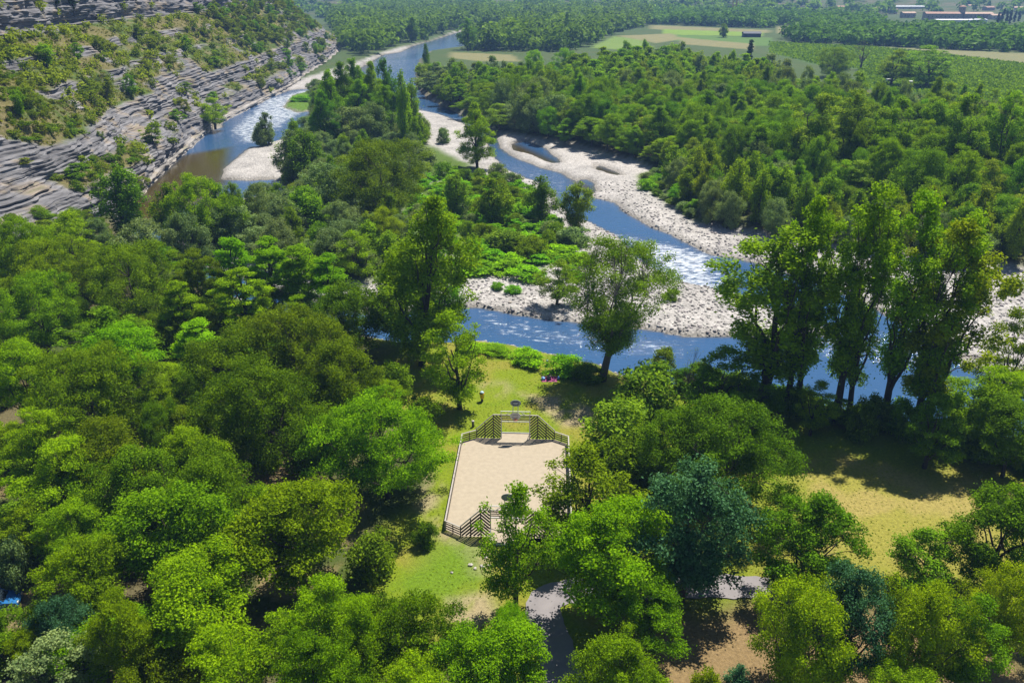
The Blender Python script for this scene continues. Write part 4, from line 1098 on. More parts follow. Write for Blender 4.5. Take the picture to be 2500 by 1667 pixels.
# ------------------------------------------------------------------ scrub, small trees and pines on the cliff
crng = np.random.default_rng(31)
placed = []
nsc = 0
for i in range(14000):
    y = 120 * (760 / 120) ** crng.random()
    z = crng.choice([crng.uniform(-1, 9), crng.uniform(9, 54)], p=[.3, .7])
    x, yy, zz, rk = cliff_point(y, z)
    if rk > .4 and crng.random() > .03: continue
    d = 1.7 + y * .006
    if fbm(np.array(yy / 22.), np.array(zz / 7. + 50)) + crng.normal(0, .12) < .42: continue
    if any((x - a) ** 2 + (yy - b) ** 2 + (zz - c) ** 2 < d * d for a, b, c in placed): continue
    placed.append((x, yy, zz))
    nsc += 1
    if nsc >= 1700: break
placed.sort(key=lambda p: p[1])
nt_, nb_, rest = 0, 0, []
for i, (x, yy, zz) in enumerate(placed):
    u = crng.random()
    lvl = 'low terrace above the water' if zz < 8 else ('grey strata band' if zz < 16 else ('middle slope' if zz < 27 else 'slope below the upper cliff'))
    dst = 'near' if yy < 240 else ('middle' if yy < 340 else 'far')
    if yy > 420 or u < .12:
        if nt_ >= 280: rest.append((x, yy, zz)); continue
        nt_ += 1
        spawn('wood', 'cliff_tree', x, yy, zz - .25, 3.4 + 3.4 * crng.random(), 4.0 + 3 * crng.random(), ('scrub', 'forest', 'scrub')[i % 3], 'small green tree on the cliff, ' + lvl + ', ' + dst + ' part', 'tree', 'small trees on the cliff', parts=True)
    else:
        if nb_ >= 290: rest.append((x, yy, zz)); continue
        nb_ += 1
        spawn('scrub', 'scrub_bush', x, yy, zz - .25, 1.0 + 2.0 * crng.random() ** 1.5, 1.8 + 2.4 * crng.random() ** 1.3, ('scrub', 'bush', 'scrub', 'oak')[i % 4], 'scrubby bush on the cliff, ' + lvl + ', ' + dst + ' part', 'bush', 'scrub on the cliff', parts=False)
for (y, z, lab) in ((285, 38, 'thin dark pine below the dark upper cliff, left'), (300, 36, 'leaning dark pine below the dark upper cliff, right'), (420, 38, 'thin dark pine under the upper cliff at centre')):
    x, yy, zz, rk = cliff_point(y, z)
    spawn('pine', 'pine_tree', x, yy, zz - .3, 9, 3.6, 'dark', lab, 'tree')
# dry grass tufts on slopes and knee-high plants: nobody could count them
def tufts(name, pts, size, n, leaf, label, cat, seed):
    r = np.random.default_rng(seed)
    k = len(pts)
    ci = np.repeat(np.arange(k), n)
    pos = pts[ci] + r.normal(0, 1, (k * n, 3)) * np.array([size * .5, size * .5, size * .12]) + np.array([0, 0, size * .25])
    nn = r.normal(0, 1, (k * n, 3)) * np.array([1, 1, .45]) + np.array([0, 0, .3])
    nn /= np.linalg.norm(nn, axis=1, keepdims=True)
    me = leaves_mesh(name, pos, nn, size * (.5 + .7 * r.random(k * n)), np.clip(np.repeat(r.random(k), n) * .6 + .4 * r.random(k * n), 0, 1), r)
    o = obj(name, me, LEAF)
    o.color = LM[leaf]
    return tag(o, label, cat, kind='stuff')
tp = []
for i in range(13000):
    y = 130 * (620 / 130) ** crng.random()
    z = crng.uniform(2, 54)
    x, yy, zz, rk = cliff_point(y, z)
    if rk < .4: tp.append((x, yy + crng.uniform(-.5, .5), zz))
tufts('cliff_grass', np.array(tp), .55, 8, 'grass', 'dry grass and low herbs on the cliff slope', 'grass', 41)

# ------------------------------------------------------------------ river stones
STONE = [simple('stone_pale', (0.40, 0.37, 0.35), .85, .18, 3.0, spec=.2), simple('stone_grey', (0.27, 0.255, 0.25), .85, .18, 3.0, spec=.2), simple('stone_warm', (0.35, 0.30, 0.255), .85, .18, 3.0, spec=.2)]
def stone_shape(seed):
    r = np.random.default_rng(seed)
    bm = bmesh.new()
    bmesh.ops.create_icosphere(bm, subdivisions=1, radius=.5)
    V = np.array([v.co[:] for v in bm.verts]); F = [[v.index for v in f.verts] for f in bm.faces]
    bm.free()
    V = V * (1 + .16 * r.normal(size=(len(V), 1))) * np.array([1.15, .85, .62])
    return V, np.array(F)
SHAPES = [stone_shape(i) for i in range(8)]
def river_stones():
    r = np.random.default_rng(9)
    n = 60000
    y = r.uniform(92, 215, n); x = r.uniform(-60, 125, n)
    ok = (grid_at(x, y, 'bed') < -.3) & (grid_at(x, y, 'wat') > -.35 - 1.1 * (r.random(n) < .06)) & ((grid_at(x, y, 'isl') > -1) | (r.random(n) < .05))
    ok &= r.random(n) < np.clip((150 / y) ** 2.2, 0, 1) * .9
    x, y = x[ok], y[ok]
    z = grid_at(x, y)
    size = .22 + .42 * r.random(len(x)) ** 3 + .25 * (r.random(len(x)) < .04)
    vis = size / y + 1e-4 * (np.abs(x / y) < .6)
    o = np.argsort(-vis)
    x, y, z, size = x[o], y[o], z[o], size[o]
    meshes = []
    for k, (V, F) in enumerate(SHAPES):
        me = mesh_np('stone', V, F, True); me.materials.append(STONE[k % 3]); meshes.append(me)
    for i in range(300):
        s = obj('stone', meshes[i % 8], None, gravel)
        s.location = (x[i], y[i], z[i] + size[i] * .12); s.rotation_euler = (r.normal(0, .25), r.normal(0, .25), r.random() * 6.28); s.scale = (size[i],) * 3
    m = min(len(x), 9000)
    ico = np.array([(0, 0, .5), (.45, 0, .22), (.14, .43, .22), (-.36, .26, .22), (-.36, -.26, .22), (.14, -.43, .22), (.36, .26, -.22), (-.14, .43, -.22), (-.45, 0, -.22), (-.14, -.43, -.22), (.36, -.26, -.22), (0, 0, -.5)])
    fi = np.array([(0, 1, 2), (0, 2, 3), (0, 3, 4), (0, 4, 5), (0, 5, 1), (1, 6, 2), (2, 6, 7), (2, 7, 3), (3, 7, 8), (3, 8, 4), (4, 8, 9), (4, 9, 5), (5, 9, 10), (5, 10, 1), (1, 10, 6)])
    k = m - 300
    a = r.random(k) * 6.28
    V = ico[None] * (1 + .18 * r.normal(size=(k, 12, 1))) * np.array([1.2, .85, .65]) * size[300:m, None, None]
    ca, sa = np.cos(a)[:, None], np.sin(a)[:, None]
    V = np.stack([V[..., 0] * ca - V[..., 1] * sa + x[300:m, None], V[..., 0] * sa + V[..., 1] * ca + y[300:m, None], V[..., 2] + (z[300:m] + size[300:m] * .1)[:, None]], -1).reshape(-1, 3)
    F = (fi[None] + (np.arange(k) * 12)[:, None, None]).reshape(-1, 3)
    me = mesh_np('small_stones', V, F, True)
    tn = np.repeat(r.random(k), 12)
    g = .22 + .24 * tn
    attr(me, 'albedo', 'FLOAT_COLOR', np.stack([g, g * (.93 + .04 * np.sin(tn * 40)), g * .90, g * 0 + 1], -1))
    attr(me, 'pebble', 'FLOAT', tn * 0)
    tag(obj('small_stones', me, GROUND, gravel), kind='stuff')
river_stones()

# ------------------------------------------------------------------ sports court
WOOD = simple('weathered_wood', (0.085, 0.066, 0.056), .8, .25, 5.0, bump=.3)
RAIL = simple('pale_rail', (0.34, 0.31, 0.28), .7, .15, 4.0)
STEEL = simple('grey_steel', (0.42, 0.43, 0.45), .45, .08, 4.0, metallic=.3)
WHITE = simple('white_paint', (0.60, 0.60, 0.58), .5, .06, 4.0)
SAND = simple('court_sand', (0.345, 0.292, 0.222), .95, .10, 2.2, bump=.10, spec=.1)
ORANGE = simple('orange_paint', (0.75, 0.10, 0.03), .45, .05)
BOARDG = simple('grey_board', (0.25, 0.29, 0.32), .5, .08)
DARKST = simple('dark_steel', (0.035, 0.04, 0.055), .5, .1)
oct_ = [(-4.55, -9.95), (4.55, -9.95), (6.05, -8.05), (6.05, 8.05), (4.55, 9.95), (-4.55, 9.95), (-6.05, 8.05), (-6.05, -8.05)]
oct_ = [(-4.4, -9.0), (-1.7, -9.0), (-1.7, -10.3), (1.7, -10.3), (1.7, -9.0), (4.4, -9.0), (5.95, -8.05), (5.95, 8.05), (4.4, 9.0), (1.7, 9.0), (1.7, 10.3), (-1.7, 10.3), (-1.7, 9.0), (-4.4, 9.0), (-5.95, 8.05), (-5.95, -8.05)]
bm = bmesh.new()
bm.faces.new([bm.verts.new((*court(*p), .035)) for p in oct_])
bmesh.ops.triangulate(bm, faces=bm.faces[:])
me = bpy.data.meshes.new('sand_court'); bm.to_mesh(me); bm.free()
tag(obj('sand_court', me, SAND), 'pale sand playing surface inside the slatted court fence', kind='structure')
def goal_end(name, lx, ly, rz, label):
    e = empty(name, (*court(lx, ly), 0), COURT_R + rz, label, 'goal')
    k = (3.0 - 1.12) / 1.9
    def slat(a, b, w_=.115):
        m = MB(); m.bar(a, b, .035, w_, (0, 1, 0) if abs(a[1] - b[1]) < 1e-6 else (0, 0, 1))
        V = m.v[0]
        return m.build('slat', WOOD, e)
    def flat(a, b, h_=.165, t=.035, nm='slat', mat=WOOD):        # board in the wall's plane
        a, b = Vector(a), Vector(b)
        d = (b - a).normalized(); n_ = Vector((-(b - a).y, (b - a).x, 0))
        n_ = n_.normalized() if n_.length > 1e-6 else Vector((0, 1, 0))
        u = n_.cross(d)
        V = [p + n_ * (sn * t / 2) + u * (su * h_ / 2) for p in (a, b) for sn, su in ((-1, -1), (1, -1), (1, 1), (-1, 1))]
        m = MB(); m.add([tuple(v) for v in V], [(0, 1, 2, 3), (7, 6, 5, 4), (0, 4, 5, 1), (1, 5, 6, 2), (2, 6, 7, 3), (3, 7, 4, 0)])
        return m.build(nm, mat, e)
    for s in (-1, 1):
        for x, h in ((4.4, 1.2), (3.45, 2.06), (2.5, 3.0)):
            MB().box((s * x - .05, .02, -.05), (s * x + .05, .12, h)).build('post', WOOD, e)
        MB().box((s * 1.6 - .05, -.05, -.05), (s * 1.6 + .05, .05, 3.02)).build('goal_post', STEEL, e)
        for j in range(1, 9):                                     # outer half of the chevron, parallel to the sloping top
            x0, x1 = 2.5, 4.4
            z0 = 3.0 - j * .365
            z1 = z0 - k * (x1 - x0)
            if z1 < .12: x1 = x0 + (z0 - .12) / k; z1 = .12
            if z0 > .25: flat((s * x0, 0, z0), (s * x1, 0, z1))
        for j in range(-3, 9):                                    # inner half
            x0, x1 = 2.5, 1.65
            z0 = 3.0 - j * .365 - .12
            z1 = z0 - k * (x0 - x1)
            if z0 > 2.94: x0 = x0 - (z0 - 2.94) / k; z0 = 2.94
            if z1 < .12: x1 = x0 - (z0 - .12) / k; z1 = .12
            if x0 - x1 > .12: flat((s * x0, 0, z0), (s * x1, 0, z1))
        flat((s * 4.4, 0, 1.16), (s * 2.5, 0, 3.04), .09, .12, 'top_rail', RAIL)
        flat((s * 2.5, 0, 3.04), (s * 1.6, 0, 3.04), .09, .12, 'top_rail', RAIL)
        A, B = Vector((s * 4.4, 0, 0)), Vector((s * 5.95, -.95, 0))
        for z in (.22, .48, .74):
            flat(A + Vector((0, 0, z)), B + Vector((0, 0, z)), .13)
        flat(A + Vector((0, 0, 1.02)), B + Vector((0, 0, 1.02)), .09, .13, 'top_rail', RAIL)
        M_ = (A + B) / 2
        MB().box((M_.x - .04, M_.y + .03, -.05), (M_.x + .04, M_.y + .11, .96)).build('post', WOOD, e)
        MB().box((B.x - .07, B.y - .07, -.05), (B.x + .07, B.y + .07, 1.08)).build('post', RAIL, e)
        # goal box sides
        m = MB(); m.bar((s * 1.6, .05, .08), (s * 1.6, 1.15, .08), .06, .06); m.bar((s * 1.6, .05, 1.05), (s * 1.6, 1.15, .12), .05, .05); m.build('goal_side', STEEL, e)
        m = MB(); m.box((s * 1.62 - .035, -.035, 3.09), (s * 1.62 + .035, .035, 3.48)); m.build('upper_post', WHITE, e)
        m = MB(); m.bar((s * .62, 0, 3.42), (s * 1.02, 0, 3.1), .05, .05); m.build('brace', STEEL, e)
        m = MB(); m.tube([(s * .28, -.28, 3.25), (s * .28, -.12, 3.6), (s * .28, .02, 4.25)], .045, 6); m.build('arm', WHITE, e)
    for z in (2.42, 2.64, 2.86): flat((-1.55, 0, z), (1.55, 0, z), .10)
    flat((-1.6, 0, 3.04), (1.6, 0, 3.04), .09, .10, 'top_rail', RAIL)
    MB().bar((-1.55, 0, 2.2), (1.55, 0, 2.2), .08, .09).build('crossbar', STEEL, e)
    MB().bar((-1.6, 1.15, .08), (1.6, 1.15, .08), .09, .12).build('back_bar', STEEL, e)
    MB().bar((-1.66, 0, 3.5), (1.66, 0, 3.5), .07, .06).build('upper_bar', WHITE, e)
    lo = [(-.58, -.12), (-.58, .12), (-.34, .42), (.34, .42), (.58, .12), (.58, -.12), (.34, -.42), (-.34, -.42)]
    b = MB().prism([(x, z + 3.12) for x, z in lo], .04, Matrix.Translation((0, -.36, 0))).build('backboard', WHITE, e)
    m = MB()
    for a, c in (((-.27, 2.86), (.27, 2.86)), ((-.27, 3.28), (.27, 3.28)), ((-.27, 2.86), (-.27, 3.28)), ((.27, 2.86), (.27, 3.28))):
        m.bar((a[0], -.386, a[1]), (c[0], -.386, c[1]), .012, .035, (0, 1, 0))
    m.build('target_square', DARKST, b)
    h_ = MB(); h_.tube([(.22 * math.cos(t * math.pi / 8), -.64 + .22 * math.sin(t * math.pi / 8), 2.80) for t in range(17)], .022, 6, False); h_.box((-.06, -.44, 2.76), (.06, -.384, 2.86)); h_.build('hoop', ORANGE, b)
    n_ = MB()
    for t in range(10):
        a = t * .628
        n_.tube([(.22 * math.cos(a), -.64 + .22 * math.sin(a), 2.79), (.13 * math.cos(a + .25), -.64 + .13 * math.sin(a + .25), 2.45)], .008, 3, False)
    n_.build('net', WHITE, b)
    up = [(.60 * math.cos(t * math.pi / 10), .40 * math.sin(t * math.pi / 10) + 4.52) for t in range(20)]
    u = MB().prism(up, .035, Matrix.Translation((0, .06, 0))).build('upper_board', BOARDG, e)
    m = MB()
    for a, c in (((-.30, 4.30), (.30, 4.30)), ((-.30, 4.68), (.30, 4.68)), ((-.30, 4.30), (-.30, 4.68)), ((.30, 4.30), (.30, 4.68))):
        m.bar((a[0], .03, a[1]), (c[0], .03, c[1]), .03, .075, (0, 1, 0))
    m.build('board_frame', DARKST, u)
    MB().box((-.25, .025, 4.35), (.25, .04, 4.63)).build('board_plate', simple('pale_plate', (0.36, 0.40, 0.46), .5, .05), u)
    return e
goal_end('court_goal_wall', 0, 9.0, 0, 'far slatted goal wall with orange basketball hoop and raised grey board')
goal_end('court_goal_wall', 0, -9.0, math.pi, 'near slatted goal wall seen from behind, half hidden by the slim poplar')
def side_fence(s, label):
    e = empty('court_side_fence', (*court(s * 5.95, 0), 0), COURT_R, label, 'fence')
    for i in range(4):
        y0, y1 = -8 + 4 * i + .03, -8 + 4 * (i + 1) - .03
        for z in (.22, .48, .74): MB().box((-.018, y0, z - .065), (.018, y1, z + .065)).build('slat', WOOD, e)
        MB().box((-.065, y0, .975), (.065, y1, 1.06)).build('top_rail', RAIL, e)
    for i in range(1, 8): MB().box((.02 if s > 0 else -.10, -8 + 2 * i - .04, -.05), (.10 if s > 0 else -.02, -8 + 2 * i + .04, .972)).build('post', WOOD, e)
side_fence(-1, 'long low slatted fence with pale rail on the left of the sand court')
side_fence(1, 'long low slatted fence on the right of the court, mostly behind trees')

# ------------------------------------------------------------------ lawn grass tufts
MEAD = poly([(930, 830), (1090, 815), (1240, 855), (1340, 878), (1460, 905), (1640, 955), (1900, 1016), (2250, 1078), (2560, 1180), (2560, 1430), (2200, 1440), (1930, 1400), (1800, 1400), (1450, 1420), (1100, 1480), (900, 1440), (900, 1330), (1050, 1240), (1060, 1100), (960, 980)])
g_ = scatter(MEAD, .62, 23, .5)
lx_, ly_ = g_[:, 0] - COURT_C[0], g_[:, 1] - COURT_C[1]
g_ = g_[((np.abs(lx_) > 6.6) | (np.abs(ly_) > 10.8)) & (fbm(g_[:, 0] / 3, g_[:, 1] / 3) > .40)]
tufts('lawn_grass', np.column_stack([g_, grid_at(g_[:, 0], g_[:, 1])]), .10, 6, 'lawn', 'short uneven grass tufts on the lawn around the court', 'grass', 43)

# ------------------------------------------------------------------ asphalt lane
def ribbon(name, pts, wid, z, mat):
    W_ = np.array([P(*p) for p in pts])
    t = np.linspace(0, len(W_) - 1, 60)
    c = np.stack([np.interp(t, np.arange(len(W_)), W_[:, i]) for i in (0, 1)], 1)
    for _ in range(12): c[1:-1] = (c[:-2] + 2 * c[1:-1] + c[2:]) / 4
    d = np.gradient(c, axis=0); d /= np.linalg.norm(d, axis=1, keepdims=True)
    n = np.stack([-d[:, 1], d[:, 0]], 1)
    r = np.random.default_rng(2)
    cols = np.linspace(-.5, .5, 7)
    jw = 1 + .06 * r.normal(size=60)
    V = np.stack([np.stack([c[:, 0] + n[:, 0] * wid * k * (jw if abs(k) == .5 else 1), c[:, 1] + n[:, 1] * wid * k * (jw if abs(k) == .5 else 1), np.full(60, z)], 1) for k in cols], 1)
    idx = np.arange(60 * 7).reshape(60, 7)
    F = np.stack([idx[:-1, :-1], idx[:-1, 1:], idx[1:, 1:], idx[1:, :-1]], -1).reshape(-1, 4)
    return tag(obj(name, mesh_np(name, V.reshape(-1, 3), F[:, ::-1].copy()), mat), kind='structure')
ribbon('lane', [(1420, 1800), (1375, 1640), (1350, 1560), (1318, 1490), (1330, 1452), (1420, 1438), (1560, 1436), (1720, 1430), (1820, 1432), (1900, 1440), (1980, 1460), (2060, 1490)], 2.9, .075, simple('asphalt', (0.215, 0.198, 0.206), .92, .12, .8, spec=.15))
for i, (px, py, s_) in enumerate([(1149, 1379, .5), (1160, 1388, .35), (1178, 1383, .45), (1194, 1380, .4), (1103, 1398, .3), (1186, 1362, .3)]):
    V, F = SHAPES[i]
    o = obj('pale_rock', mesh_np('pale_rock', V, F, False), STONE[0]); x, y = P(px, py)
    o.location = (x, y, .06); o.scale = (s_,) * 3; o.rotation_euler = (0, 0, i * 1.3)
    tag(o, 'small pale rock in the worn grass between the near goal and the lane', 'rock', 'pale rocks before the near goal')

# ------------------------------------------------------------------ bin, posts, person, bags, car
YEL = simple('yellow_plastic', (0.80, 0.46, 0.01), .45, .06)
PALEBLUE = simple('pale_blue_lid', (0.36, 0.50, 0.60), .45, .06)
def bin_(px, py):
    x, y = P(px, py)
    e = empty('litter_bin', (x, y, -.02), 0, 'yellow litter bin with a pale blue lid on the lawn', 'bin')
    MB().tube([(0, 0, 0), (0, 0, .42)], [.16, .14], 8).build('foot', DARKST, e)
    b = MB(); b.tube([(0, 0, .36), (.01, 0, .5), (0, .01, .8), (0, 0, 1.04), (0, 0, 1.1)], [.17, .25, .27, .30, .36], 14); b.build('body', YEL, e, True)
    b = MB(); b.tube([(0, .02, 1.16), (0, .02, 1.2), (.02, .04, 1.36)], [.27, .27, .14], 12); b.build('lid', PALEBLUE, e, True)
    for s in (-1, 1): MB().box((s * .3 - .02, -.02, 1.0), (s * .3 + .02, .02, 1.2)).build('lid_bracket', DARKST, e)
bin_(1177, 979)
for px, py, h, mat, lab in ((1155, 1042, .75, PALEBARK, 'short wooden post on the lawn left of the far goal'), (1336, 893, .8, STEEL, 'grey post with a pale cap at the top of the lawn')):
    x, y = P(px, py)
    e = empty('lawn_post', (x, y, -.03), .3, lab, 'post')
    MB().tube([(0, 0, 0), (0, .01, h)], [.15, .13], 9).build('shaft', DARKST if mat is STEEL else mat, e, True)
    MB().tube([(0, .01, h), (0, .01, h + .10)], [.20, .16], 9).build('cap', PALEBLUE if mat is STEEL else RAIL, e, True)
SKIN = simple('skin', (0.42, 0.24, 0.16), .55, .05)
SHIRT = simple('grey_shirt', (0.10, 0.11, 0.16), .85, .1)
HAIR = simple('black_hair', (0.008, 0.006, 0.006), .5, .1)
SHORTS = simple('dark_shorts', (0.03, 0.03, 0.06), .85, .1)
def person(px, py):
    x, y = P(px, py)
    e = empty('person', (x, y, .045), .15, 'person in a grey shirt sitting on a pink blanket under the willow', 'person')
    nodes = [((0, 0, .12), .13), ((0, .02, .28), .13), ((0, .03, .45), .15), ((0, .02, .56), .11), ((0, .03, .63), .055), ((0, .04, .70), .085), ((0, .05, .80), .095), ((0, .05, .86), .07)]
    ed = [(i, i + 1) for i in range(7)]
    for s in (-1, 1):
        b = len(nodes)
        nodes += [((s * .10, .08, .12), .095), ((s * .17, .45, .30), .065), ((s * .18, .78, .08), .045), ((s * .19, .80, .05), .04), ((s * .20, .95, .05), .03)]
        ed += [(0, b), (b, b + 1), (b + 1, b + 2), (b + 2, b + 3), (b + 3, b + 4)]
        b = len(nodes)
        nodes += [((s * .19, .02, .53), .06), ((s * .27, .10, .34), .045), ((s * .20, .34, .30), .034), ((s * .18, .42, .31), .035)]
        ed += [(3, b), (b, b + 1), (b + 1, b + 2), (b + 2, b + 3)]
        for q, (dx, ln) in enumerate(((-.03, .07), (-.01, .085), (.01, .08), (.03, .065), (-.05, .045))):
            c = len(nodes)
            yb = .42 if q < 4 else .38
            nodes += [((s * .18 + dx, yb + .03, .31), .010), ((s * .18 + dx * 1.25, yb + .03 + ln * .6, .305), .009), ((s * .18 + dx * 1.3, yb + .03 + ln, .285), .008)]
            ed += [(b + 3, c), (c, c + 1), (c + 1, c + 2)]
    me = bpy.data.meshes.new('body')
    me.from_pydata([n[0] for n in nodes], ed, [])
    o = obj('body', me, SKIN, e)
    sk = o.modifiers.new('skin', 'SKIN'); sk.use_smooth_shade = True
    for i, n in enumerate(nodes):
        me.skin_vertices[0].data[i].radius = (n[1], n[1])
        me.skin_vertices[0].data[i].use_root = i == 0
    ss = o.modifiers.new('sub', 'SUBSURF'); ss.levels = 1; ss.render_levels = 1
    m = MB(); m.tube([(0, 0, .08), (0, .02, .28), (0, .03, .46), (0, .02, .60)], [.165, .165, .19, .09], 12, False)
    for s in (-1, 1): m.tube([(s * .12, .02, .55), (s * .20, .03, .51), (s * .26, .09, .38)], [.09, .078, .065], 8, False)
    m.build('shirt', SHIRT, e, True)
    m = MB()
    for s in (-1, 1): m.tube([(s * .07, .0, .12), (s * .11, .12, .14), (s * .16, .36, .26)], [.135, .125, .09], 9)
    m.build('shorts', SHORTS, e, True)
    m = MB(); m.tube([(0, .015, .66), (0, .005, .74), (0, .02, .84), (0, .05, .93), (0, .06, .945)], [.07, .115, .118, .07, .02], 12); m.build('hair', HAIR, e, True)
    return x, y
pxx, pyy = person(1341, 928)
BL = simple('pink_blanket', (0.30, 0.06, 0.17), .9, .3, 6.0)
x0, y0 = pxx, pyy + .25
n = 14
gx, gy = np.meshgrid(np.linspace(-1.0, 1.0, n), np.linspace(-.75, .85, n))
bz = .022 + .018 * fbm(gx * 4 + 20, gy * 4 + 8, 2)
idx = np.arange(n * n).reshape(n, n)
Vt = np.stack([gx + x0, gy + y0, bz], -1).reshape(-1, 3)
tag(obj('picnic_blanket', mesh_np('picnic_blanket', Vt, np.stack([idx[:-1, :-1], idx[:-1, 1:], idx[1:, 1:], idx[1:, :-1]], -1).reshape(-1, 4), True), BL), 'pinkish purple blanket spread on the lawn under the seated person', 'blanket')
def bag(dx, dy, w_, h_, mat, label):
    e = empty('beach_bag', (pxx + dx, pyy + dy, .03), .2, label, 'bag')
    b = MB(); b.tube([(0, 0, 0), (0, 0, h_ * .3), (0, 0, h_ * .75), (.02, 0, h_)], [w_ * .46, w_ * .55, w_ * .5, w_ * .3], 10); b.build('sack', mat, e, True)
    b = MB(); b.tube([(-w_ * .28, 0, h_ * .95), (-w_ * .2, 0, h_ * 1.3), (w_ * .2, 0, h_ * 1.3), (w_ * .28, 0, h_ * .95)], .018, 5); b.build('handle', WHITE, e, True)
bag(-.78, .1, .5, .36, simple('light_blue_cloth', (0.25, 0.48, 0.85), .7, .15), 'light blue beach bag left of the seated person')
bag(1.2, .2, .34, .42, simple('mid_blue_cloth', (0.10, 0.24, 0.62), .7, .15), 'darker blue bag standing right of the seated person')
CARB = simple('blue_car_paint', (0.02, 0.13, 0.34), .25, .03, spec=.6)
GLASS = simple('car_glass', (0.02, 0.03, 0.04), .08, .02, spec=.8)
TYRE = simple('tyre', (0.015, 0.015, 0.015), .9, .1)
def car(x, y, rz, paint, label, van=False):
    e = empty('parked_car', (x, y, 0), rz, label, 'van' if van else 'car')
    L_, W_, hh = (4.6, 1.85, 1.95) if van else (4.0, 1.7, 1.45)
    low = [(-L_ / 2, .30), (-L_ / 2, .75), (-L_ / 2 + .15, .88), (L_ / 2 - .9, .90), (L_ / 2 - .1, .74), (L_ / 2, .55), (L_ / 2, .30)]
    MB().prism(low, W_).build('body', paint, e)
    cab = [(-L_ / 2 + .1, .885), (-L_ / 2 + .35, hh), (.35 if not van else 1.2, hh), (L_ / 2 - (1.0 if not van else .55), .895)]
    c = MB().prism(cab, W_ * .88).build('cabin', paint, e)
    for s in (-1, 1):
        for a, b in ((-L_ / 2 + .38, -.25), (-.15, .75 if not van else 1.2)):
            t0, t1 = hh - .1, .98
            q = [(a, t1), (a + .12, t0), (b - .22, t0), (b, t1)]
            MB().prism(q, .02, Matrix.Translation((0, s * (W_ * .44 + .008), 0))).build('window', GLASS, c)
    fx = [(L_ / 2 - (.98 if not van else .53), .93), (.42 if not van else 1.27, hh - .06)]
    m = MB(); m.add([(fx[0][0] + .02, -W_ * .38, fx[0][1]), (fx[0][0] + .02, W_ * .38, fx[0][1]), (fx[1][0] + .02, W_ * .36, fx[1][1]), (fx[1][0] + .02, -W_ * .36, fx[1][1])], [(0, 1, 2, 3)]); m.build('windscreen', GLASS, c)
    for sx in (-1, 1):
        for s in (-1, 1):
            cx_ = sx * (L_ / 2 - .75)
            w_ = MB().tube([(cx_, s * (W_ / 2 - .16), .31), (cx_, s * (W_ / 2 + .02), .31)], .31, 14).build('wheel', TYRE, e)
            MB().tube([(cx_, s * (W_ / 2 + .018), .31), (cx_, s * (W_ / 2 + .035), .31)], .19, 10).build('rim', STEEL, w_)
    for s in (-1, 1):
        MB().box((L_ / 2 - .05, s * W_ * .32 - .14, .56), (L_ / 2 + .015, s * W_ * .32 + .14, .70)).build('headlight', WHITE, e)
        MB().box((-L_ / 2 - .015, s * W_ * .36 - .1, .60), (-L_ / 2 + .04, s * W_ * .36 + .1, .78)).build('tail_light', ORANGE, e)
    return e
car(*P(-12, 1482), .25, CARB, 'blue car parked under the trees, cut by the left edge')
x, y = P(2172, 203); car(x, y, .2, WHITE, 'white van parked among the trees before the vineyard, left one', True)
x, y = P(2222, 208); car(x, y, 1.2, WHITE, 'white van parked among the trees before the vineyard, right one', True)

# ------------------------------------------------------------------ far country: vineyard rows, woods, farm buildings, town
vr = []
for pg, sp_, ang in ((FIELDS[1][0], 4.2, .10), (FIELDS[2][0], 3.4, .10)):
    c_, s_ = math.cos(ang), math.sin(ang)
    u = pg @ np.array([[c_, -s_], [s_, c_]])
    for v in np.arange(u[:, 1].min(), u[:, 1].max(), sp_):
        for q in np.arange(u[:, 0].min(), min(u[:, 0].max(), 420), 1.5):
            vr.append((q, v, ang))
vr = np.array(vr)
vx, vy = vr[:, 0] * math.cos(.10) - vr[:, 1] * math.sin(.10), vr[:, 0] * math.sin(.10) + vr[:, 1] * math.cos(.10)
ok = inside(vx, vy, FIELDS[1][0]) | inside(vx, vy, FIELDS[2][0])
tufts('vine_rows', np.stack([vx[ok], vy[ok], np.full(ok.sum(), .3)], 1), 1.5, 4, 'forest', 'green vine rows in the field beyond the right forest', 'vines', 51)
def tree_cloud(name, pts, hs, ws, leaf, label, seed, nq=170):
    r = np.random.default_rng(seed)
    k = len(pts)
    u = r.normal(size=(k, nq, 3)); u /= np.linalg.norm(u, axis=-1, keepdims=True)
    rad = r.random((k, nq, 1)) ** .35
    lob = 1 + .22 * np.sin(3 * np.arctan2(u[..., 1:2], u[..., 0:1]) + r.random((k, 1, 1)) * 6.28)
    p = u * rad * lob
    zc = p[..., 2]
    pos = np.stack([p[..., 0] * ws[:, None] / 2, p[..., 1] * ws[:, None] / 2, hs[:, None] * (.53 + .46 * zc)], -1)
    pos += r.normal(0, .3, pos.shape)
    pos += pts[:, None]
    nn = u * .6 + np.array([0, 0, .5]) + r.normal(0, .4, u.shape)
    nn /= np.linalg.norm(nn, axis=-1, keepdims=True)
    size = np.repeat(ws * (2.3 / math.sqrt(nq)), nq) * (.7 + .6 * r.random(k * nq))
    tint = np.clip(np.repeat(r.random(k), nq) * .55 + .45 * r.random(k * nq), 0, 1)
    me = leaves_mesh(name, pos.reshape(-1, 3), nn.reshape(-1, 3), size, tint, r)
    o = obj(name, me, LEAF)
    o.color = LM[leaf]
    return tag(o, label, 'woodland', kind='stuff')
def wood_pts(pg, step, seed, excl=()):
    q = scatter(pg, step, seed)
    k = np.ones(len(q), bool)
    for e in excl: k &= sdist(q[:, 0], q[:, 1], e) > 3
    q = q[k]
    z = land_z(q[:, 0], q[:, 1])
    return np.column_stack([q, z - .1])
wr = np.random.default_rng(61)
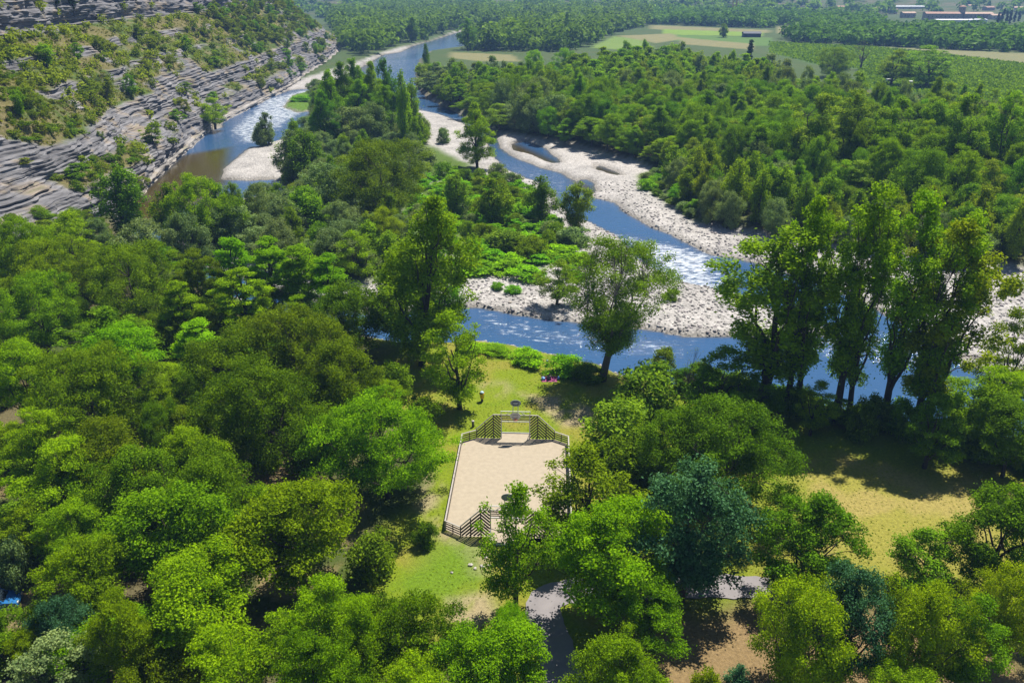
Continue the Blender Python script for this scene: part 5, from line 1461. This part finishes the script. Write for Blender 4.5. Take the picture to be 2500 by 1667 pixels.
W1 = poly([(890, 138), (932, 124), (983, 108), (1051, 92), (1115, 70), (1240, 66), (1590, 60), (1590, 30), (900, 30), (800, 40), (840, 120)])
W2 = poly([(1140, 122), (1135, 100), (1215, 92), (1245, 78), (1480, 66), (1590, 61), (1505, 80), (1470, 95), (1440, 110), (1405, 124), (1265, 128), (1140, 124)])
W3 = poly([(1590, 60), (1880, 70), (1900, 64), (1965, 64), (1945, 84), (1900, 90), (1925, 104), (2138, 113), (2500, 129), (2900, 145), (2900, 88), (2440, 84), (2170, 80), (2140, 56), (1800, 40), (1590, 38)])
BANKL = poly([(700, 200), (850, 150), (930, 122), (860, 120), (760, 150)])
rest = np.array(rest)
tree_cloud('cliff_scrub', rest - np.array([0, 0, .3]), 1.4 + 2 * wr.random(len(rest)), 2 + 2 * wr.random(len(rest)), 'scrub', 'far scattered scrub along the cliff', 66, 90)
FEX = [f[0] for f in FIELDS[3:]]
a = np.concatenate([wood_pts(W1, 12, 1), wood_pts(W2, 10.5, 2, FEX)])
tree_cloud('far_wood', a, 7 + 13 * wr.random(len(a)) ** 1.2, 9 + 9 * wr.random(len(a)) ** 1.5, 'farwood', 'dense far woodland around the upper bend of the river', 62, 66)
b = wood_pts(W3, 12, 3, FEX)
tree_cloud('far_wood', b, 7 + 8 * wr.random(len(b)), 10 + 9 * wr.random(len(b)) ** 1.5, 'farwood', 'far belt of woodland behind the fields on the right', 63, 84)
r0 = np.random.default_rng(64)
n = 2300
yy = r0.uniform(1180, 2300, n); xx = r0.uniform(-.75, .85, n) * yy
bx = (xx / yy)
town = (bx > .44) & (bx < .62) & (yy < 1300)
dens = np.where(bx > .30, .55, 1.0)
k = (~town) & (r0.random(n) < dens)
xx, yy = xx[k], yy[k]
c = np.column_stack([xx, yy, land_z(xx, yy) - .1])
tree_cloud('far_wood', c, 8 + 8 * r0.random(len(c)), 13 + 9 * r0.random(len(c)), 'farwood', 'bluish far woodland reaching the top of the picture', 65, 42)
ROOF = [simple('clay_roof', (0.36, 0.21, 0.15), .85, .2, .5), simple('pale_clay_roof', (0.44, 0.30, 0.22), .85, .2, .5)]
WALLM = [simple('stone_wall', (0.34, 0.27, 0.21), .9, .2, .4), simple('pale_wall', (0.56, 0.48, 0.40), .9, .15, .4)]
ZINC = simple('white_roof', (0.66, 0.68, 0.72), .5, .08, .3)
WIN = simple('dark_window', (0.03, 0.035, 0.05), .3, .05)
def house(px, py, lw, dw, h, rz, wall, roof, label, name='far_house', cat='house', pitch=.30, nwin=3):
    x, y = P(px, py)
    for _ in range(4):
        zg = float(land_z(x, y)); x, y = P(px, py, zg)
    e = empty(name, (x, y, zg - .1), rz, label, cat)
    r_ = h + dw / 2 * pitch
    V = [(-lw / 2, -dw / 2, 0), (lw / 2, -dw / 2, 0), (lw / 2, dw / 2, 0), (-lw / 2, dw / 2, 0), (-lw / 2, -dw / 2, h), (lw / 2, -dw / 2, h), (lw / 2, dw / 2, h), (-lw / 2, dw / 2, h), (-lw / 2, 0, r_), (lw / 2, 0, r_)]
    MB().add(V, [(0, 1, 5, 4), (2, 3, 7, 6), (1, 2, 6, 9, 5), (3, 0, 4, 8, 7), (3, 2, 1, 0)]).build('wall', wall, e)
    o = .5; t = .25
    zl = h - o * pitch
    for s in (-1, 1):
        a_ = [(-lw / 2 - o, s * (dw / 2 + o), zl), (lw / 2 + o, s * (dw / 2 + o), zl), (lw / 2 + o, 0, r_ + .02), (-lw / 2 - o, 0, r_ + .02)]
        MB().add(a_ + [(p[0], p[1], p[2] + t) for p in a_], [(3, 2, 1, 0), (4, 5, 6, 7), (0, 1, 5, 4), (1, 2, 6, 5), (2, 3, 7, 6), (3, 0, 4, 7)]).build('roof_slope', roof, e)
    for i in range(nwin):
        cx_ = -lw / 2 + lw * (i + .5) / nwin
        MB().box((cx_ - .6, -dw / 2 - .04, h * .45), (cx_ + .6, -dw / 2 + .02, h * .45 + 1.5)).build('window', WIN, e)
    MB().box((-lw * .08 - .5, -dw / 2 - .05, 0), (-lw * .08 + .5, -dw / 2 + .02, 2.1)).build('door', BARK, e)
    return e
house(1834, 91, 15, 9, 3.2, -.05, simple('dark_barn', (0.03, 0.035, 0.05), .8, .1), simple('dark_barn_roof', (0.035, 0.04, 0.06), .7, .1), 'dark barn in the far field beside a small poplar', 'barn', 'barn', nwin=2)
house(2296, 49, 42, 13, 7.5, -.08, WALLM[0], ROOF[0], 'long stone farmhouse wing with clay roof, left of the tower', nwin=8)
house(2383, 47, 38, 12, 6.5, .04, WALLM[0], ROOF[1], 'stone farmhouse wing with pale clay roof, right of the tower', nwin=7)
house(2215, 44, 17, 10, 6, .02, WALLM[0], ROOF[1], 'separate small house with pale clay roof left of the long farmhouse', nwin=3)
house(2428, 48, 14, 9, 5, .1, WALLM[1], ROOF[1], 'small pale house beside the dark cypresses', nwin=2)
house(2322, 58, 42, 12, 4, 0, ZINC, ZINC, 'long white-roofed shed in front of the stone farmhouse', 'shed', 'shed', .12, nwin=0)
house(2385, 57, 18, 10, 4, .03, ZINC, ZINC, 'short white-roofed shed in front of the stone farmhouse', 'shed', 'shed', .12, nwin=0)
house(2220, 26, 60, 18, 6, .03, WALLM[1], ZINC, 'long pale warehouse behind the small house', 'warehouse', 'building', .1, nwin=6)
xt, yt = P(2345, 47)
e = empty('stone_tower', (xt, yt, 0), .1, 'square stone tower rising from the long farmhouse', 'tower')
MB().box((-3, -3, 0), (3, 3, 15)).build('wall', WALLM[0], e)
MB().add([(-3.5, -3.5, 15), (3.5, -3.5, 15), (3.5, 3.5, 15), (-3.5, 3.5, 15), (0, 0, 17)], [(0, 1, 4), (1, 2, 4), (2, 3, 4), (3, 0, 4), (3, 2, 1, 0)]).build('roof', ROOF[0], e)
for z in (6, 11): MB().box((-.5, -3.06, z), (.5, -2.98, z + 1.6)).build('window', WIN, e)
hr = np.random.default_rng(71)
HP = [(2050, 28), (2110, 16), (2160, 9), (2290, 22), (2330, 12), (2370, 24), (2412, 28), (2440, 8), (2470, 16), (2400, 6), (2350, 3), (2260, 6), (2200, 4), (2485, 30), (2455, 33), (2310, 6), (2425, 18), (2130, 33), (2180, 34)]
for i, (px, py) in enumerate(HP):
    house(px, py, 10 + 6 * hr.random(), 8 + 3 * hr.random(), 5 + 2 * hr.random(), hr.uniform(-.5, .5), WALLM[i % 2], ROOF[i % 2], 'small pale house with a clay roof among the far hillside trees', nwin=2)['group'] = 'houses on the far hillside'
for i, (px, py, h) in enumerate(((2440, 30, 14), (2452, 22, 16), (2463, 27, 14), (2472, 25, 15), (2482, 26, 13), (2492, 27, 12))):
    x, y = P(px, py, h)
    spawn('cypress', 'cypress_tree', x, y, float(land_z(x, y)) - .1, h, 5, 'dark', 'dark cypress in the row right of the stone farmhouse', 'tree', 'cypresses beside the farmhouse')
xt, yt = P(1791, 38)
e = empty('gravel_plant_tower', (xt, yt, 0), 0, 'yellow steel tower rising above the far wood', 'tower')
YS = simple('yellow_steel', (0.55, 0.34, 0.06), .5, .08)
for s in (-1, 1):
    MB().box((s * 2.4 - .9, -.9, 0), (s * 2.4 + .9, .9, 24)).build('mast', YS, e)
for z in (7, 14, 21): MB().box((-1.5, -.5, z), (1.5, .5, z + 1.0)).build('crossbeam', YS, e)
MB().box((-13, -1, 8.2), (13, 1, 9.4)).build('conveyor', YS, e)
for s in (-1, 1): MB().box((s * 11 - .5, -.5, 0), (s * 11 + .5, .5, 8.2)).build('leg', YS, e)

# ------------------------------------------------------------------ haze: closed box of even air round everything
hm_, N, L, out = newmat('haze')
v = N('VolumePrincipled')
v.inputs['Color'].default_value = (0.30, 0.52, 1.0, 1)
v.inputs['Density'].default_value = 0.00020
v.inputs['Anisotropy'].default_value = 0.0
L(v.outputs[0], out.inputs['Volume'])
me = MB().box((-14500, -1100, -6), (14500, 4400, 190)).mesh('haze')
tag(obj('haze', me, hm_), 'thin bluish summer haze over the valley', 'haze', kind='stuff')
